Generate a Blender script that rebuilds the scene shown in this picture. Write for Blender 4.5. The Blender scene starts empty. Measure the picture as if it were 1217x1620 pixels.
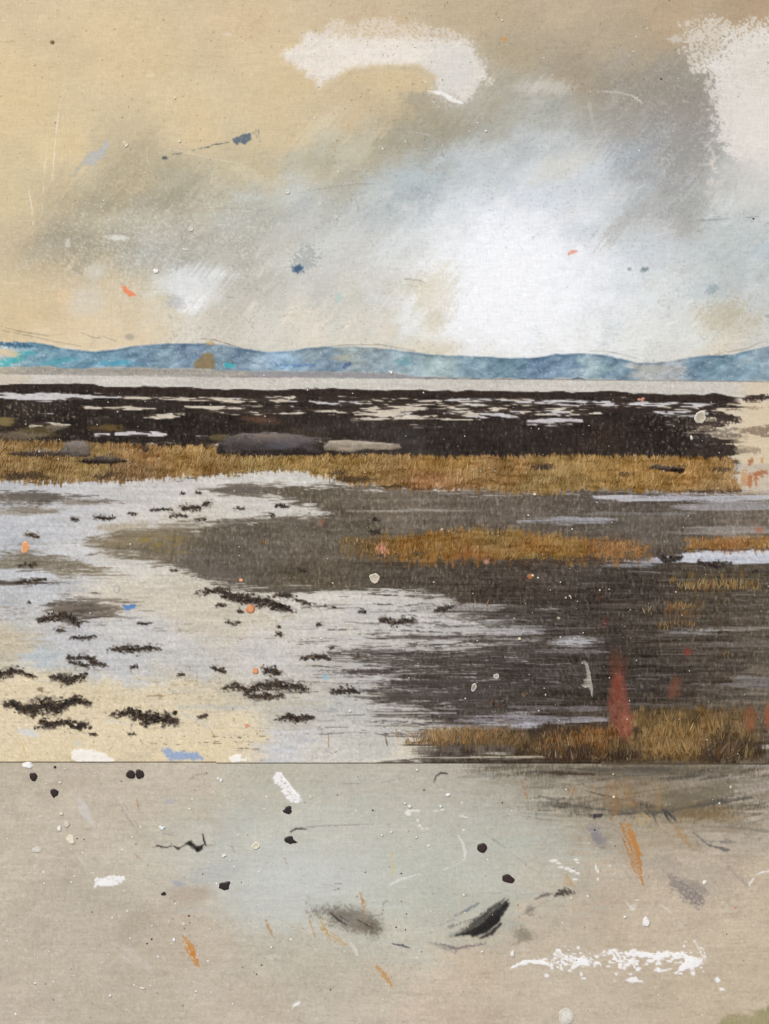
import bpy, math, random
import numpy as np

# ---------------------------------------------------------------- camera, light
S = bpy.context.scene
COL = S.collection
H0 = 0.45                      # height of the lower canvas edge above the ground
def PX(x): return (x - 608.5) / 1000.0
def PZ(y): return H0 + (1660 - y) / 1000.0
cam_d = bpy.data.cameras.new('camera'); cam = bpy.data.objects.new('camera', cam_d); COL.objects.link(cam)
DIST = 3.2
cam.location = (0, -DIST, PZ(810)); cam.rotation_euler = (math.pi/2, 0, 0)
cam_d.sensor_fit = 'VERTICAL'; cam_d.sensor_height = 36; cam_d.lens = 36*DIST/1.620
cam_d.clip_end = 500
S.camera = cam
S.view_settings.view_transform = 'Standard'; S.view_settings.look = 'None'
S.view_settings.gamma = 1; S.view_settings.use_curve_mapping = False
S.view_settings.exposure = 0.35
W = bpy.data.worlds.new('World'); S.world = W; W.use_nodes = True
nt = W.node_tree; bg = nt.nodes['Background']; sky = nt.nodes.new('ShaderNodeTexSky')
sky.sky_type = 'NISHITA'; sky.sun_disc = False
SUN_EL, SUN_AZ = math.radians(42), math.radians(-30)     # az measured from -Y towards +X
sky.sun_elevation = SUN_EL
sky.sun_rotation = math.pi - SUN_AZ
sky.air_density = 1.0; sky.dust_density = 3.0
nt.links.new(sky.outputs[0], bg.inputs[0]); bg.inputs[1].default_value = 0.10
sd_ = bpy.data.lights.new('sun', 'SUN'); sun = bpy.data.objects.new('sun', sd_); COL.objects.link(sun)
sd_.energy = 2.0; sd_.angle = math.radians(12); sd_.color = (1, 0.985, 0.94)
from mathutils import Vector
sv = Vector((math.sin(SUN_AZ)*math.cos(SUN_EL), -math.cos(SUN_AZ)*math.cos(SUN_EL), math.sin(SUN_EL)))
sun.rotation_euler = sv.to_track_quat('Z', 'Y').to_euler(); sun.location = (-2, -4, 5)
ALB = 0.84                     # reflectance of the whitest paint

rng = np.random.default_rng(7)
def lin(c):
    c = np.clip(np.asarray(c, dtype=np.float32), 0, 1)
    return np.where(c <= .04045, c/12.92, ((c+.055)/1.055)**2.4)
def rgb(*c): return np.array(c, dtype=np.float32)/255.0

# ---------------------------------------------------------------- materials
def paint_mat(name, rough=.62, weave=1.0, spec=.3, grain=.05, bump=.25):
    m = bpy.data.materials.new(name); m.use_nodes = True; n = m.node_tree; N = n.nodes; L = n.links
    b = N['Principled BSDF']; b.inputs['Roughness'].default_value = rough
    b.inputs['Specular IOR Level'].default_value = spec
    at = N.new('ShaderNodeAttribute'); at.attribute_name = 'pigment'
    tc = N.new('ShaderNodeTexCoord')
    outs = []
    for sc in ((420, 420, 70), (70, 420, 420)):
        mp = N.new('ShaderNodeMapping'); mp.inputs['Scale'].default_value = sc
        L.new(tc.outputs['Object'], mp.inputs[0])
        no = N.new('ShaderNodeTexNoise'); no.inputs['Scale'].default_value = 1.0; no.inputs['Detail'].default_value = 2
        L.new(mp.outputs[0], no.inputs[0]); outs.append(no)
    ad = N.new('ShaderNodeMath'); ad.operation = 'ADD'
    L.new(outs[0].outputs[0], ad.inputs[0]); L.new(outs[1].outputs[0], ad.inputs[1])
    mr = N.new('ShaderNodeMapRange'); mr.inputs[1].default_value = .6; mr.inputs[2].default_value = 1.4
    mr.inputs[3].default_value = 1-grain*2; mr.inputs[4].default_value = 1+grain*2
    L.new(ad.outputs[0], mr.inputs[0])
    vm = N.new('ShaderNodeVectorMath'); vm.operation = 'SCALE'
    L.new(at.outputs['Color'], vm.inputs[0]); L.new(mr.outputs[0], vm.inputs['Scale'])
    L.new(vm.outputs[0], b.inputs['Base Color'])
    bp = N.new('ShaderNodeBump'); bp.inputs['Strength'].default_value = bump*weave; bp.inputs['Distance'].default_value = .0012
    L.new(ad.outputs[0], bp.inputs['Height']); L.new(bp.outputs[0], b.inputs['Normal'])
    return m
M_CANVAS = paint_mat('thin paint on canvas weave', .8, .8, .08, .032)
M_PAINT = paint_mat('brushed oil paint', .72, .6, .08, .032)
M_DROP = paint_mat('thick glossy paint', .4, .2, .3, .02)
def solid_mat(name, c, c2, scale, rough=.8, bump=.3):
    m = bpy.data.materials.new(name); m.use_nodes = True; N = m.node_tree.nodes; L = m.node_tree.links
    b = N['Principled BSDF']; b.inputs['Roughness'].default_value = rough
    tc = N.new('ShaderNodeTexCoord'); no = N.new('ShaderNodeTexNoise'); no.inputs['Scale'].default_value = scale
    no.inputs['Detail'].default_value = 6; L.new(tc.outputs['Object'], no.inputs[0])
    mx = N.new('ShaderNodeMix'); mx.data_type = 'RGBA'
    mx.inputs[6].default_value = (*c, 1); mx.inputs[7].default_value = (*c2, 1)
    L.new(no.outputs[0], mx.inputs[0]); L.new(mx.outputs[2], b.inputs['Base Color'])
    bp = N.new('ShaderNodeBump'); bp.inputs['Strength'].default_value = bump; bp.inputs['Distance'].default_value = .01
    L.new(no.outputs[0], bp.inputs['Height']); L.new(bp.outputs[0], b.inputs['Normal'])
    return m

# ---------------------------------------------------------------- objects
def props(o, label=None, cat=None, group=None, kind=None):
    if label: o['label'] = label
    if cat: o['category'] = cat
    if group: o['group'] = group
    if kind: o['kind'] = kind
    return o
def mesh_arrays(name, V, F, Cv, mat, parent=None, smooth=False):
    """V (n,3) metres, F (m,k) faces, Cv (n,3) display colours"""
    me = bpy.data.meshes.new(name); k = F.shape[1]
    me.vertices.add(len(V)); me.vertices.foreach_set('co', V.astype(np.float32).ravel())
    me.loops.add(F.size); me.loops.foreach_set('vertex_index', F.astype(np.int32).ravel())
    me.polygons.add(len(F)); me.polygons.foreach_set('loop_start', np.arange(0, F.size, k, dtype=np.int32))
    if smooth: me.polygons.foreach_set('use_smooth', np.ones(len(F), dtype=bool))
    me.update(calc_edges=True)
    ca = me.color_attributes.new('pigment', 'FLOAT_COLOR', 'POINT')
    c4 = np.ones((len(V), 4), np.float32); c4[:, :3] = lin(Cv)*ALB
    ca.data.foreach_set('color', c4.ravel())
    me.materials.append(mat)
    o = bpy.data.objects.new(name, me); COL.objects.link(o)
    if parent is not None: o.parent = parent
    return o

# ---------------------------------------------------------------- the paint field
CS = 1.6
X0, X1, Y0, Y1 = -40, 1257, -40, 1660
nx = int((X1-X0)/CS)+1; ny = int((Y1-Y0)/CS)+1
xs = X0 + np.arange(nx)*CS; ys = Y0 + np.arange(ny)*CS
X, Y = np.meshgrid(xs.astype(np.float32), ys.astype(np.float32))
TAB = rng.random((256, 256), dtype=np.float32)*2-1
def vn(x, y, sx, sy, seed=0, ang=0):
    if ang:
        a = math.radians(ang); x, y = x*math.cos(a)+y*math.sin(a), -x*math.sin(a)+y*math.cos(a)
    u = x/sx + seed*17.37 + 500; v = y/sy + seed*9.71 + 500
    iu = np.floor(u).astype(np.int32); iv = np.floor(v).astype(np.int32)
    fu = u-iu; fv = v-iv; fu = fu*fu*(3-2*fu); fv = fv*fv*(3-2*fv)
    a0, a1, b0, b1 = iu & 255, (iu+1) & 255, iv & 255, (iv+1) & 255
    return (TAB[b0, a0]*(1-fu)+TAB[b0, a1]*fu)*(1-fv)+(TAB[b1, a0]*(1-fu)+TAB[b1, a1]*fu)*fv
def fbm(sx, sy, seed=0, o=4, ang=0, x=None, y=None):
    x = X if x is None else x; y = Y if y is None else y
    r = 0; a = 1; t = 0
    for i in range(o):
        r = r+a*vn(x, y, sx/2**i, sy/2**i, seed+i*3, ang); t += a; a *= .55
    return (r/t*1.9).astype(np.float32)
def ss(a, b, v):
    t = np.clip((v-a)/(b-a), 0, 1); return t*t*(3-2*t)
G = rng.normal(0, 1, X.shape).astype(np.float32)                       # single-thread grain
Gs = (G+np.roll(G, 1, 0)+np.roll(G, 1, 1)+np.roll(np.roll(G, 1, 0), 1, 1))/2.0
Gv = (G+np.roll(G, 1, 0)+np.roll(G, 2, 0)+np.roll(G, 3, 0))/2.0        # vertical threads
Gh = (G+np.roll(G, 1, 1)+np.roll(G, 2, 1)+np.roll(G, 3, 1))/2.0
ISO = fbm(26, 26, 1); ISO2 = fbm(9, 9, 5, 3); BIG = fbm(160, 120, 8, 4); BIG2 = fbm(90, 60, 12, 4)
HS = fbm(70, 3.6, 20, 3); HS2 = fbm(150, 7, 24, 3); HF = fbm(28, 4.5, 28, 3); VS = fbm(3.2, 24, 32, 3)
DG = fbm(60, 3.5, 36, 3, ang=-52); DG2 = fbm(90, 7, 40, 3, ang=-30)
C = np.zeros(X.shape+(3,), np.float32)
R = np.zeros(X.shape, np.int16)
HT = np.zeros(X.shape, np.float32)                                      # paint thickness, metres
FULL = (slice(None), slice(None))
REG = {}
PARENTS = []
def region(name, label=None, cat=None, group=None, kind=None, mat=None, par=None):
    i = len(REG)+1; REG[i] = dict(par=par, extra=[], name=name, label=label, cat=cat, group=group, kind=kind, mat=mat or M_CANVAS); return i
def win(x0, y0, x1, y1):
    i0 = max(0, int((y0-Y0)/CS)); i1 = min(ny, int((y1-Y0)/CS)+2)
    j0 = max(0, int((x0-X0)/CS)); j1 = min(nx, int((x1-X0)/CS)+2)
    return (slice(i0, max(i0, i1)), slice(j0, max(j0, j1)))
def put(w, m, col, var=None, rid=None, thr=.5, h=0):
    col = np.asarray(col, np.float32)
    c = col if col.ndim == 3 else np.broadcast_to(col, C[w].shape)
    if var is not None:
        for amp, f in var: c = c+(f[w]*amp)[..., None]
    C[w] = C[w]*(1-m[..., None])+c*m[..., None]
    if rid: R[w][m > thr] = rid
    if h: HT[w] += m*h
def uni(g): return 1/(1+np.exp(-1.7*g))
def drym(m, dry, g, br=None):
    q = g if br is None else .55*g+1.5*br
    un = uni(q); mm = m*(1.06-.30*dry)
    k = ss(un-.16, un+.16, mm+.08*(m > .98)*(1-dry))*np.minimum(1, m*6)
    t = min(1.0, dry*1.6)
    return m*(1-t)+k*t
def sdf(pts, x, y):
    P = np.asarray(pts, np.float32); n = len(P); d = np.full(x.shape, 1e9, np.float32); ins = np.zeros(x.shape, bool)
    for i in range(n):
        ax, ay = P[i]; bx, by = P[(i+1) % n]; ex, ey = bx-ax, by-ay
        t = np.clip(((x-ax)*ex+(y-ay)*ey)/(ex*ex+ey*ey+1e-6), 0, 1)
        d = np.minimum(d, (x-ax-t*ex)**2+(y-ay-t*ey)**2)
        if ay != by:
            ins ^= ((ay > y) != (by > y)) & (x < (bx-ax)*(y-ay)/(by-ay)+ax)
    d = np.sqrt(d); return np.where(ins, d, -d)
def poly(pts, col, soft=3, rough=4, nf=None, a=1, dry=0, var=None, rid=None, thr=.5, h=0, g=None):
    nf = HF if nf is None else nf; g = Gs if g is None else g
    P = np.asarray(pts, np.float32); e = soft+rough*2+4
    w = win(P[:, 0].min()-e, P[:, 1].min()-e, P[:, 0].max()+e, P[:, 1].max()+e)
    if X[w].size == 0: return
    s = sdf(P, X[w], Y[w])+rough*nf[w]
    m = ss(-soft/2, soft/2, s)
    if dry: m = drym(m, dry, g[w])
    put(w, m*a, col, var, rid, thr*a, h)
def line(pts, wd, col, a=1, soft=1.4, rough=.4, dry=0, rid=None, thr=.5, taper=True, h=0, nf=None, g=None):
    """brush stroke along a polyline; wd number or per-point list"""
    nf = ISO2 if nf is None else nf; g = Gs if g is None else g
    P = np.asarray(pts, np.float32); n = len(P)
    wds = np.full(n, wd, np.float32) if np.isscalar(wd) else np.asarray(wd, np.float32)
    if taper and np.isscalar(wd) and n > 1: wds = wds.copy(); wds[0] *= .35; wds[-1] *= .35
    e = wds.max()+soft+rough*2+3
    w = win(P[:, 0].min()-e, P[:, 1].min()-e, P[:, 0].max()+e, P[:, 1].max()+e)
    x, y = X[w], Y[w]
    if x.size == 0: return
    best = np.full(x.shape, -1e9, np.float32); acr = np.zeros(x.shape, np.float32); alo = np.zeros(x.shape, np.float32); l0 = 0.0
    for i in range(max(1, n-1)):
        ax, ay = P[i]; bx, by = P[min(i+1, n-1)]; ex, ey = bx-ax, by-ay
        t = np.clip(((x-ax)*ex+(y-ay)*ey)/(ex*ex+ey*ey+1e-6), 0, 1)
        d = np.sqrt((x-ax-t*ex)**2+(y-ay-t*ey)**2)
        bb = (wds[i]*(1-t)+wds[min(i+1, n-1)]*t)*.5-d; el = math.hypot(ex, ey)+1e-6
        if dry:
            up = bb > best; ac = ((x-ax)*ey-(y-ay)*ex)/el
            acr = np.where(up, ac, acr); alo = np.where(up, l0+((x-ax)*ex+(y-ay)*ey)/el, alo)
        l0 += el; best = np.maximum(best, bb)
    m = ss(-soft/2, soft/2, best+rough*nf[w])
    if dry: m = drym(m, dry, g[w], (vn(acr, alo, 1.7, 34, int(P[0,0]) % 50)+vn(acr, alo, 3.6, 60, 7))*(1.15 if wds.max() > 5 else .8))
    put(w, m*a, col, None, rid, thr*a, h)
def blob(cx, cy, rx, ry, col, a=1, ang=0, hard=1.0, nf=None, rough=.25, var=None, rid=None, thr=.5, dry=0, h=0, g=None):
    """soft elliptical rub of paint"""
    nf = ISO if nf is None else nf; g = Gs if g is None else g
    e = max(rx, ry)*1.9; w = win(cx-e, cy-e, cx+e, cy+e)
    if X[w].size == 0: return
    t = math.radians(ang); dx, dy = X[w]-cx, Y[w]-cy
    u = (dx*math.cos(t)+dy*math.sin(t))/rx; v = (-dx*math.sin(t)+dy*math.cos(t))/ry
    r = np.sqrt(u*u+v*v)+nf[w]*rough
    m = ss(1+.6/hard, 1-.6/hard, r)
    if dry: m = drym(m, dry, g[w])
    put(w, m*a, col, var, rid, thr*a, h)
def rbf(pts, w, wx=0, wy=0, p=2.0, r0=30, asp=1.0):
    x, y = X[w]+wx, Y[w]+wy; A = np.zeros(x.shape, np.float32); B = np.zeros(x.shape+(3,), np.float32)
    for (px, py, c) in pts:
        q = 1.0/(((x-px)**2+((y-py)*asp)**2+r0*r0)/1e3)**p
        A += q; B += q[..., None]*rgb(*c)
    return B/A[..., None]
def ci(pts, x=None):
    P = np.asarray(pts, np.float32); return np.interp(X[0] if x is None else x, P[:, 0], P[:, 1]).astype(np.float32)

SEAM = lambda x: 1205.5+x*3.2/1217

# ---- regions of the setting
R_SKY = region('sky', kind='structure')
R_HILL = region('hills', kind='structure')
R_SHORE = region('far_shore', kind='structure')
R_SEA = region('sea', kind='structure')
R_WEED = region('seaweed_bank', kind='structure', mat=M_PAINT)
R_CHAN = region('tidal_channels', kind='structure')
R_POOL = region('shallow_water', kind='structure')
R_MUD = region('mudflat', kind='structure', mat=M_PAINT)
R_SAND = region('sand', kind='structure')
R_LOW = region('foreground_sand', kind='structure')
GB = 'grass banks on the mudflat'
R_G1 = region('grass_bank', 'long ochre grass bank below the black seaweed and boulders, crossing the whole width', 'grass bank', GB, mat=M_PAINT)
R_G2 = region('grass_bank', 'orange ochre grass bank alone in the middle of the dark grey mud', 'grass bank', GB, mat=M_PAINT)
R_G3 = region('grass_bank', 'short orange grass strip at the right edge just above a bright pool', 'grass bank', GB, mat=M_PAINT)
R_G4 = region('grass_bank', 'broad brown and gold grass bank at bottom right touching the canvas seam', 'grass bank', GB, mat=M_PAINT)

# ================================================================ SKY
w = win(-40, -40, 1257, 640)
SKYP = [(0,0,(211,190,153)),(0,150,(217,195,152)),(200,90,(214,192,151)),(400,40,(209,187,149)),(600,10,(200,180,146)),
 (760,40,(190,172,142)),(900,10,(192,174,147)),(1060,20,(184,163,132)),(1217,10,(176,153,121)),(300,190,(215,194,153)),(100,240,(216,195,152)),
 (20,330,(210,191,150)),(10,420,(203,186,150)),(20,380,(198,182,150)),(50,400,(184,172,146)),(0,460,(208,189,151)),(560,180,(204,184,148)),(620,130,(210,190,150)),(420,170,(212,191,151)),(450,130,(211,190,150)),
 (60,440,(196,180,146)),(95,385,(168,161,142)),(150,330,(176,168,145)),(280,308,(170,164,143)),(200,385,(172,168,152)),(210,300,(186,174,146)),
 (400,265,(196,184,152)),(440,215,(206,188,150)),(520,250,(184,178,156)),(600,215,(168,164,146)),(700,215,(163,158,142)),(690,180,(168,160,140)),
 (800,90,(176,164,140)),(900,110,(166,155,136)),(960,70,(178,164,141)),(1050,130,(156,149,137)),(1100,235,(164,161,155)),(1000,190,(162,158,149)),
 (1100,170,(152,147,138)),(960,140,(158,151,137)),(830,150,(170,166,152)),(760,150,(172,165,146)),
 (400,320,(186,185,174)),(300,395,(182,178,166)),(550,400,(200,199,193)),(480,330,(192,192,184)),(650,290,(184,189,187)),(600,330,(190,194,192)),
 (760,190,(178,176,165)),(850,180,(182,181,172)),(830,230,(190,193,192)),(880,250,(200,203,202)),(950,290,(208,211,212)),(1000,260,(172,174,174)),(1060,290,(170,169,166)),(1060,340,(178,177,172)),
 (1000,360,(196,199,199)),(1150,400,(189,194,191)),(1130,450,(192,196,193)),(1200,330,(205,207,203)),(1210,400,(190,195,192)),(950,360,(205,209,212)),(880,330,(214,217,221)),
 (740,260,(196,201,203)),(700,340,(210,213,214)),(640,420,(208,209,206)),(860,300,(206,210,213)),
 (800,390,(236,239,245)),(740,410,(232,235,240)),(860,430,(236,239,245)),(780,470,(243,246,252)),(850,490,(240,243,249)),(920,470,(220,224,228)),(740,500,(238,240,244)),
 (980,430,(210,214,217)),(1040,420,(204,208,210)),(560,470,(206,203,193)),(480,440,(202,200,191)),(420,450,(190,186,175)),(400,400,(184,181,170)),
 (20,490,(214,192,150)),(60,530,(219,199,163)),(130,500,(218,197,160)),(200,530,(218,199,166)),(150,450,(208,193,163)),(60,470,(212,190,150)),(230,500,(212,201,176)),(240,400,(184,181,170)),
 (300,440,(206,206,200)),(330,530,(214,209,196)),(420,510,(211,207,196)),(500,520,(215,209,195)),(600,520,(217,211,197)),(680,480,(206,199,175)),(700,440,(210,205,185)),(690,520,(212,204,184)),
 (760,545,(228,225,217)),(900,540,(226,226,221)),(1000,510,(222,222,214)),(1060,470,(214,215,210)),(1150,495,(194,188,170)),(1150,540,(212,205,190)),(1215,530,(205,203,194)),(1200,460,(196,199,195)),(1100,520,(212,210,200))]
sk = rbf(SKYP, w, 14*ISO[w]+12*DG[w]+18*BIG2[w], 12*BIG2[w]+8*ISO[w], p=1.9, r0=26)
sk = sk+(ss(.12, .24, sk[..., 0]-sk[..., 2])*.016)[..., None]*np.array((.1, .7, 2.0), np.float32)+.004
sk = sk+ss(.10, .02, sk[..., 0]-sk[..., 2])[..., None]*np.array((-.016, -.004, .012), np.float32)
C[w] = sk; R[w] = R_SKY
# how much worked (scumbled) paint is present: low on the bare cream canvas
lum = sk.mean(-1); chroma = sk[..., 0]-sk[..., 2]
work = ss(.19, .08, chroma)
C[w] += (DG[w]*.009*work+DG2[w]*.009*work+ISO[w]*.010+BIG2[w]*.008)[..., None]
# thin dry strokes of pale paint dragged over the grey, up to the right
for k in range(1500):
    x = rng.uniform(60, 1217); y = rng.uniform(200, 555)
    if y < 330-0.12*x and x < 500: continue
    i = int((y-Y0)/CS); j = int((x-X0)/CS); c0 = C[i, j]
    if c0[0]-c0[2] > .15: continue
    a = math.radians(-58+34*min(1, max(0, (x-150)/600))+18*vn(np.float32([x]), np.float32([y]), 130, 90, 3)[0]+rng.normal(0, 20)); L = rng.uniform(8, 44)
    up = rng.random() < .66
    cc = np.clip(c0+(rng.uniform(.05, .13) if up else -rng.uniform(.03, .09)), 0, .97)+np.array((-.008, 0, .012))*rng.normal()
    bx = rng.normal(0, 3)
    line([(x, y), (x+L*.5*math.cos(a)+bx, y+L*.5*math.sin(a)), (x+L*math.cos(a), y+L*math.sin(a))], rng.uniform(1.2, 5.5), cc, a=rng.uniform(.15, .55), soft=3, dry=.62)
for k in range(340):
    x = rng.uniform(40, 1217); y = rng.uniform(170, 545); i = int((y-Y0)/CS); j = int((x-X0)/CS); c0 = C[i, j]
    if c0[0]-c0[2] > .16 or c0.mean() > .9: continue
    up = rng.random() < .6; cc = np.clip(c0+(rng.uniform(.02, .09) if up else -rng.uniform(.02, .06))+np.array((-.012, 0, .012))*abs(rng.normal()), 0, .97)
    blob(x, y, rng.uniform(12, 46), rng.uniform(7, 20), cc, a=rng.uniform(.2, .5), ang=rng.normal(-35, 25), nf=DG if rng.random() < .5 else ISO2, rough=.5, dry=.4 if rng.random() < .6 else 0)
for k in range(500):    # faint strokes on the cream ground
    x = rng.uniform(-20, 1217); y = rng.uniform(0, 300)
    L = rng.uniform(10, 70); a = math.radians(rng.normal(-8, 14)); i = int((y-Y0)/CS); j = int((x-X0)/CS)
    line([(x, y), (x+L*math.cos(a), y+L*math.sin(a))], rng.uniform(2, 8), C[i, j]+rng.normal(0, .022), a=.35, soft=5)
# speckle of pale paint caught on the weave over the lower-left grey
sp = ss(.9, 2.3, Gs[w]+ss(110, 40, np.hypot((X[w]-250)*.45, Y[w]-400))*.9+.35*VS[w])*ss(150, 70, np.hypot((X[w]-250)*.45, Y[w]-400))
put(w, sp*.34, rgb(222, 220, 212))
sp = ss(.9, 2.2, Gs[w]+.5*ISO[w])*ss(170, 60, np.hypot((X[w]-1050)*.9, (Y[w]-260)*.8))
put(w, sp*.32, rgb(206, 203, 197))
put(w, ss(1.2, 2.4, -Gs[w]+.4*ISO[w])*work*.22, rgb(140, 140, 136))

CG = 'white cloud patches brushed on the sky'
def cloud(label, mat=None): return region('cloud', label, 'cloud', CG, None, M_PAINT)
# clouds
CL1 = cloud('cream white hooked cloud patch across the top middle of the sky, drooping at its right')
poly([(470,60),(520,42),(600,30),(650,40),(700,42),(735,60),(748,72),(600,75),(500,80)], rgb(222,212,198), soft=14, rough=9, nf=ISO, dry=1.05, a=.8, g=Gs)
poly([(438,90),(452,76),(474,70),(490,52),(540,58),(600,64),(660,62),(705,62),(735,66),(752,84),(768,108),(780,128),(762,128),(752,142),(741,158),(729,163),(712,154),(700,146),(683,146),(690,131),(688,118),(668,108),(640,105),(605,106),(560,113),(532,122),(506,138),(494,124),(470,104)],
     rgb(230,224,216), soft=16, rough=5, nf=.6*ISO2+.6*DG, dry=.4, a=.92, var=[(.016,ISO),(.016,HF),(.012,Gs)], rid=CL1, h=.0002)
blob(718,110,50,48, rgb(212,211,207), a=.75, ang=30, dry=.4, rough=.15)
line([(676,144),(700,148),(720,160),(732,163)], [3,6,8,5], rgb(240,240,238), a=.9, rough=1, dry=.2)
blob(600,86,80,22, rgb(233,226,218), a=.6, rough=.2)
poly([(548,112),(600,102),(660,103),(688,118),(684,146),(640,146),(580,136),(535,126)], rgb(209,190,155), soft=12, rough=5, nf=ISO2, a=.8)
line([(560,116),(600,108),(650,107),(682,120),(688,140)], [2,5,7,6,3], rgb(196,186,158), a=.5, soft=8)
CL2 = cloud('tall off-white cloud patch filling the top right corner of the sky')
poly([(1066,60),(1085,40),(1130,34),(1217,34),(1260,34),(1260,110),(1130,112),(1100,112),(1090,80)], rgb(216,209,198), soft=16, rough=10, nf=ISO, dry=1.0, a=.85)
poly([(1140,52),(1180,46),(1260,50),(1260,300),(1190,262),(1150,235),(1136,205),(1128,170),(1126,130),(1128,112),(1112,108),(1140,90)], rgb(224,221,216), soft=26, rough=10, nf=.6*ISO2+.7*ISO, dry=.5, a=.93, var=[(.014,ISO),(.012,Gs)], rid=CL2, h=.0002)
blob(1205,215,45,80, rgb(224,220,214), a=.8, hard=.8, rid=CL2)
blob(1215,110,40,50, rgb(214,207,196), a=.4, hard=.8)
blob(1190,290,60,40, rgb(206,206,202), a=.6, hard=.7)
for k in range(60):
    x = rng.normal(1128, 8); y = rng.uniform(110, 320)
    blob(x, y, rng.uniform(2, 7), rng.uniform(1.5, 6), rgb(214, 210, 203), a=.6, dry=.8)
CL3 = cloud('bright white glowing cloud low in the middle of the sky, above the blue hills')
blob(850,470,200,90, rgb(232,236,239), a=.5, ang=8, hard=.6, rough=.35, nf=ISO)
blob(810,440,135,98, rgb(243,246,251), a=.85, ang=12, hard=.75, rough=.3, nf=ISO, rid=CL3, thr=.62)
poly([(700,412),(716,400),(722,480),(712,500),(705,480)], rgb(236,238,240), soft=10, rough=4, a=.7)
blob(780,505,95,35, rgb(240,243,248), a=.8, ang=0, hard=.8, rough=.3, rid=CL3, thr=.6)
CL4 = cloud('small bluish white cloud blotch low on the left of the sky')
poly([(258,455),(285,432),(318,420),(352,426),(374,432),(352,452),(346,472),(318,490),(296,494),(282,478)], rgb(222,226,228), soft=22, rough=6, nf=DG, dry=.45, a=.85, rid=CL4, var=[(.02,ISO2)])
blob(315,478,34,14, rgb(238,240,241), a=.8, ang=-25, dry=.4)
blob(278,480,14,8, rgb(176,180,186), a=.5, dry=.5)
blob(140,478,26,22, rgb(212,208,196), a=.6, dry=.4); blob(150,430,13,12, rgb(206,206,200), a=.6, dry=.3); blob(100,468,10,9, rgb(226,202,164), a=.6)
for (x, y, rx, ry, an, c, al) in [(890,262,60,22,-20,(214,212,202),.5),(865,135,34,12,8,(205,202,194),.6),(835,140,22,9,0,(208,205,197),.5),(1000,345,60,18,-35,(168,164,154),.35),
    (1090,330,26,34,20,(160,158,152),.35),(940,330,50,16,-25,(224,226,228),.5),(690,470,26,50,4,(208,198,168),.35),(1150,495,36,22,0,(180,172,148),.4),(1128,510,22,30,0,(196,188,168),.4),
    (540,400,70,20,-30,(208,208,204),.4),(470,350,60,18,-40,(198,199,196),.4),(1085,230,30,60,10,(150,146,140),.4),(700,215,70,18,-14,(156,152,138),.35),(100,385,60,22,-18,(158,153,138),.4),
    (230,318,90,14,-4,(160,155,138),.35),(560,450,80,30,-15,(208,205,194),.35),(350,500,40,60,30,(186,180,168),.35),(330,398,50,30,0,(172,169,158),.3),(1035,150,70,24,20,(150,144,134),.4)]:
    blob(x, y, rx, ry, rgb(*c), a=al, ang=an, dry=.35, rough=.45, nf=DG)
line([(945,145),(975,146),(1000,152),(1016,163)], [3,6,5,2], rgb(208,206,200), a=.7, dry=.6, soft=3)
line([(932,160),(936,185),(942,215),(950,225)], [5,7,5,3], rgb(196,196,190), a=.6, dry=.7, soft=3)
line([(1080,160),(1095,163)], 7, rgb(214,212,206), a=.8, dry=.7)
line([(1095,195),(1120,196)], 3, rgb(210,208,202), a=.7, dry=.8)
blob(1075,62,14,6, rgb(206,202,194), a=.7, dry=.8)
line([(1087,160),(1075,200),(1100,240),(1112,290)], [6,18,22,8], rgb(158,155,149), a=.3, dry=.6, soft=8)
line([(620,210),(650,208),(680,214),(697,222)], 1.6, rgb(190,190,182), a=.5)
line([(470,306),(520,297),(570,291),(608,290)], 1.6, rgb(150,150,146), a=.6)
line([(330,330),(380,330),(428,334)], 1.4, rgb(140,138,128), a=.5)

# small marks on the sky
def mark(name, label, cat, group=None): return region(name, label, cat, group, None, M_PAINT)
SM = 'paint marks and scrapes on the sky'
r = mark('paint_scrape', 'slate blue broken scrape of paint on the cream part of the sky', 'paint mark', SM)
poly([(369,219),(384,213),(396,210),(397,221),(391,226),(388,230),(382,226),(374,230),(370,227)], rgb(96,112,126), soft=2.5, rough=.9, nf=VS, dry=.35, a=.95, rid=r)
for q_ in range(5): line([(397+q_*3, 212-q_), (398+q_*3, 223-q_*1.5)], 2, rgb(110,120,126), a=.5, dry=.5)
line([(403,207),(410,205),(411,224)], 2.5, rgb(104,112,116), a=.85, dry=.6, rid=r)
line([(396,212),(410,206)], 1.5, rgb(120,124,124), a=.8)
TK = [f'{a} grey dry brush tick in the broken trail left of the slate blue scrape' for a in ('fourth', 'third', 'fifth', 'sixth', 'second', 'seventh', 'eighth', 'ninth')]; TK[-1] = 'last tiny tick of the broken trail beside the slate green spot in the sky'
for x, y, s in [(347,228,5),(338,229,4),(328,233,4.5),(317,235,3),(358,226,4),(306,238,2.5),(284,243,3.5),(276,244,2)]:
    line([(x-s, y+1), (x+s, y-1)], s*1.5, rgb(112,118,114), a=.95, dry=.25, rid=region('paint_dab', TK.pop(0), 'paint dab', SM, None, M_PAINT))
r = mark('paint_spot', 'tiny slate green paint spot at the left end of the broken blue scrape', 'paint spot', SM)
blob(261,250,5,3, rgb(84,100,100), a=.95, hard=3, rid=r)
r = mark('paint_smear', 'pale blue diagonal smear on the cream sky at upper left', 'paint smear', SM)
poly([(113,276),(128,262),(136,244),(152,238),(168,224),(171,232),(160,252),(148,266),(138,258),(124,270)], rgb(182,186,190), soft=5, rough=3, nf=ISO2, dry=.4, a=.75, rid=r)
r = mark('paint_spot', 'dark blue rubbed paint spot on the grey sky left of the white glow', 'paint spot', SM)
blob(484,410,20,16, rgb(160,166,168), a=.6, ang=-40, dry=.6)
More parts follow.
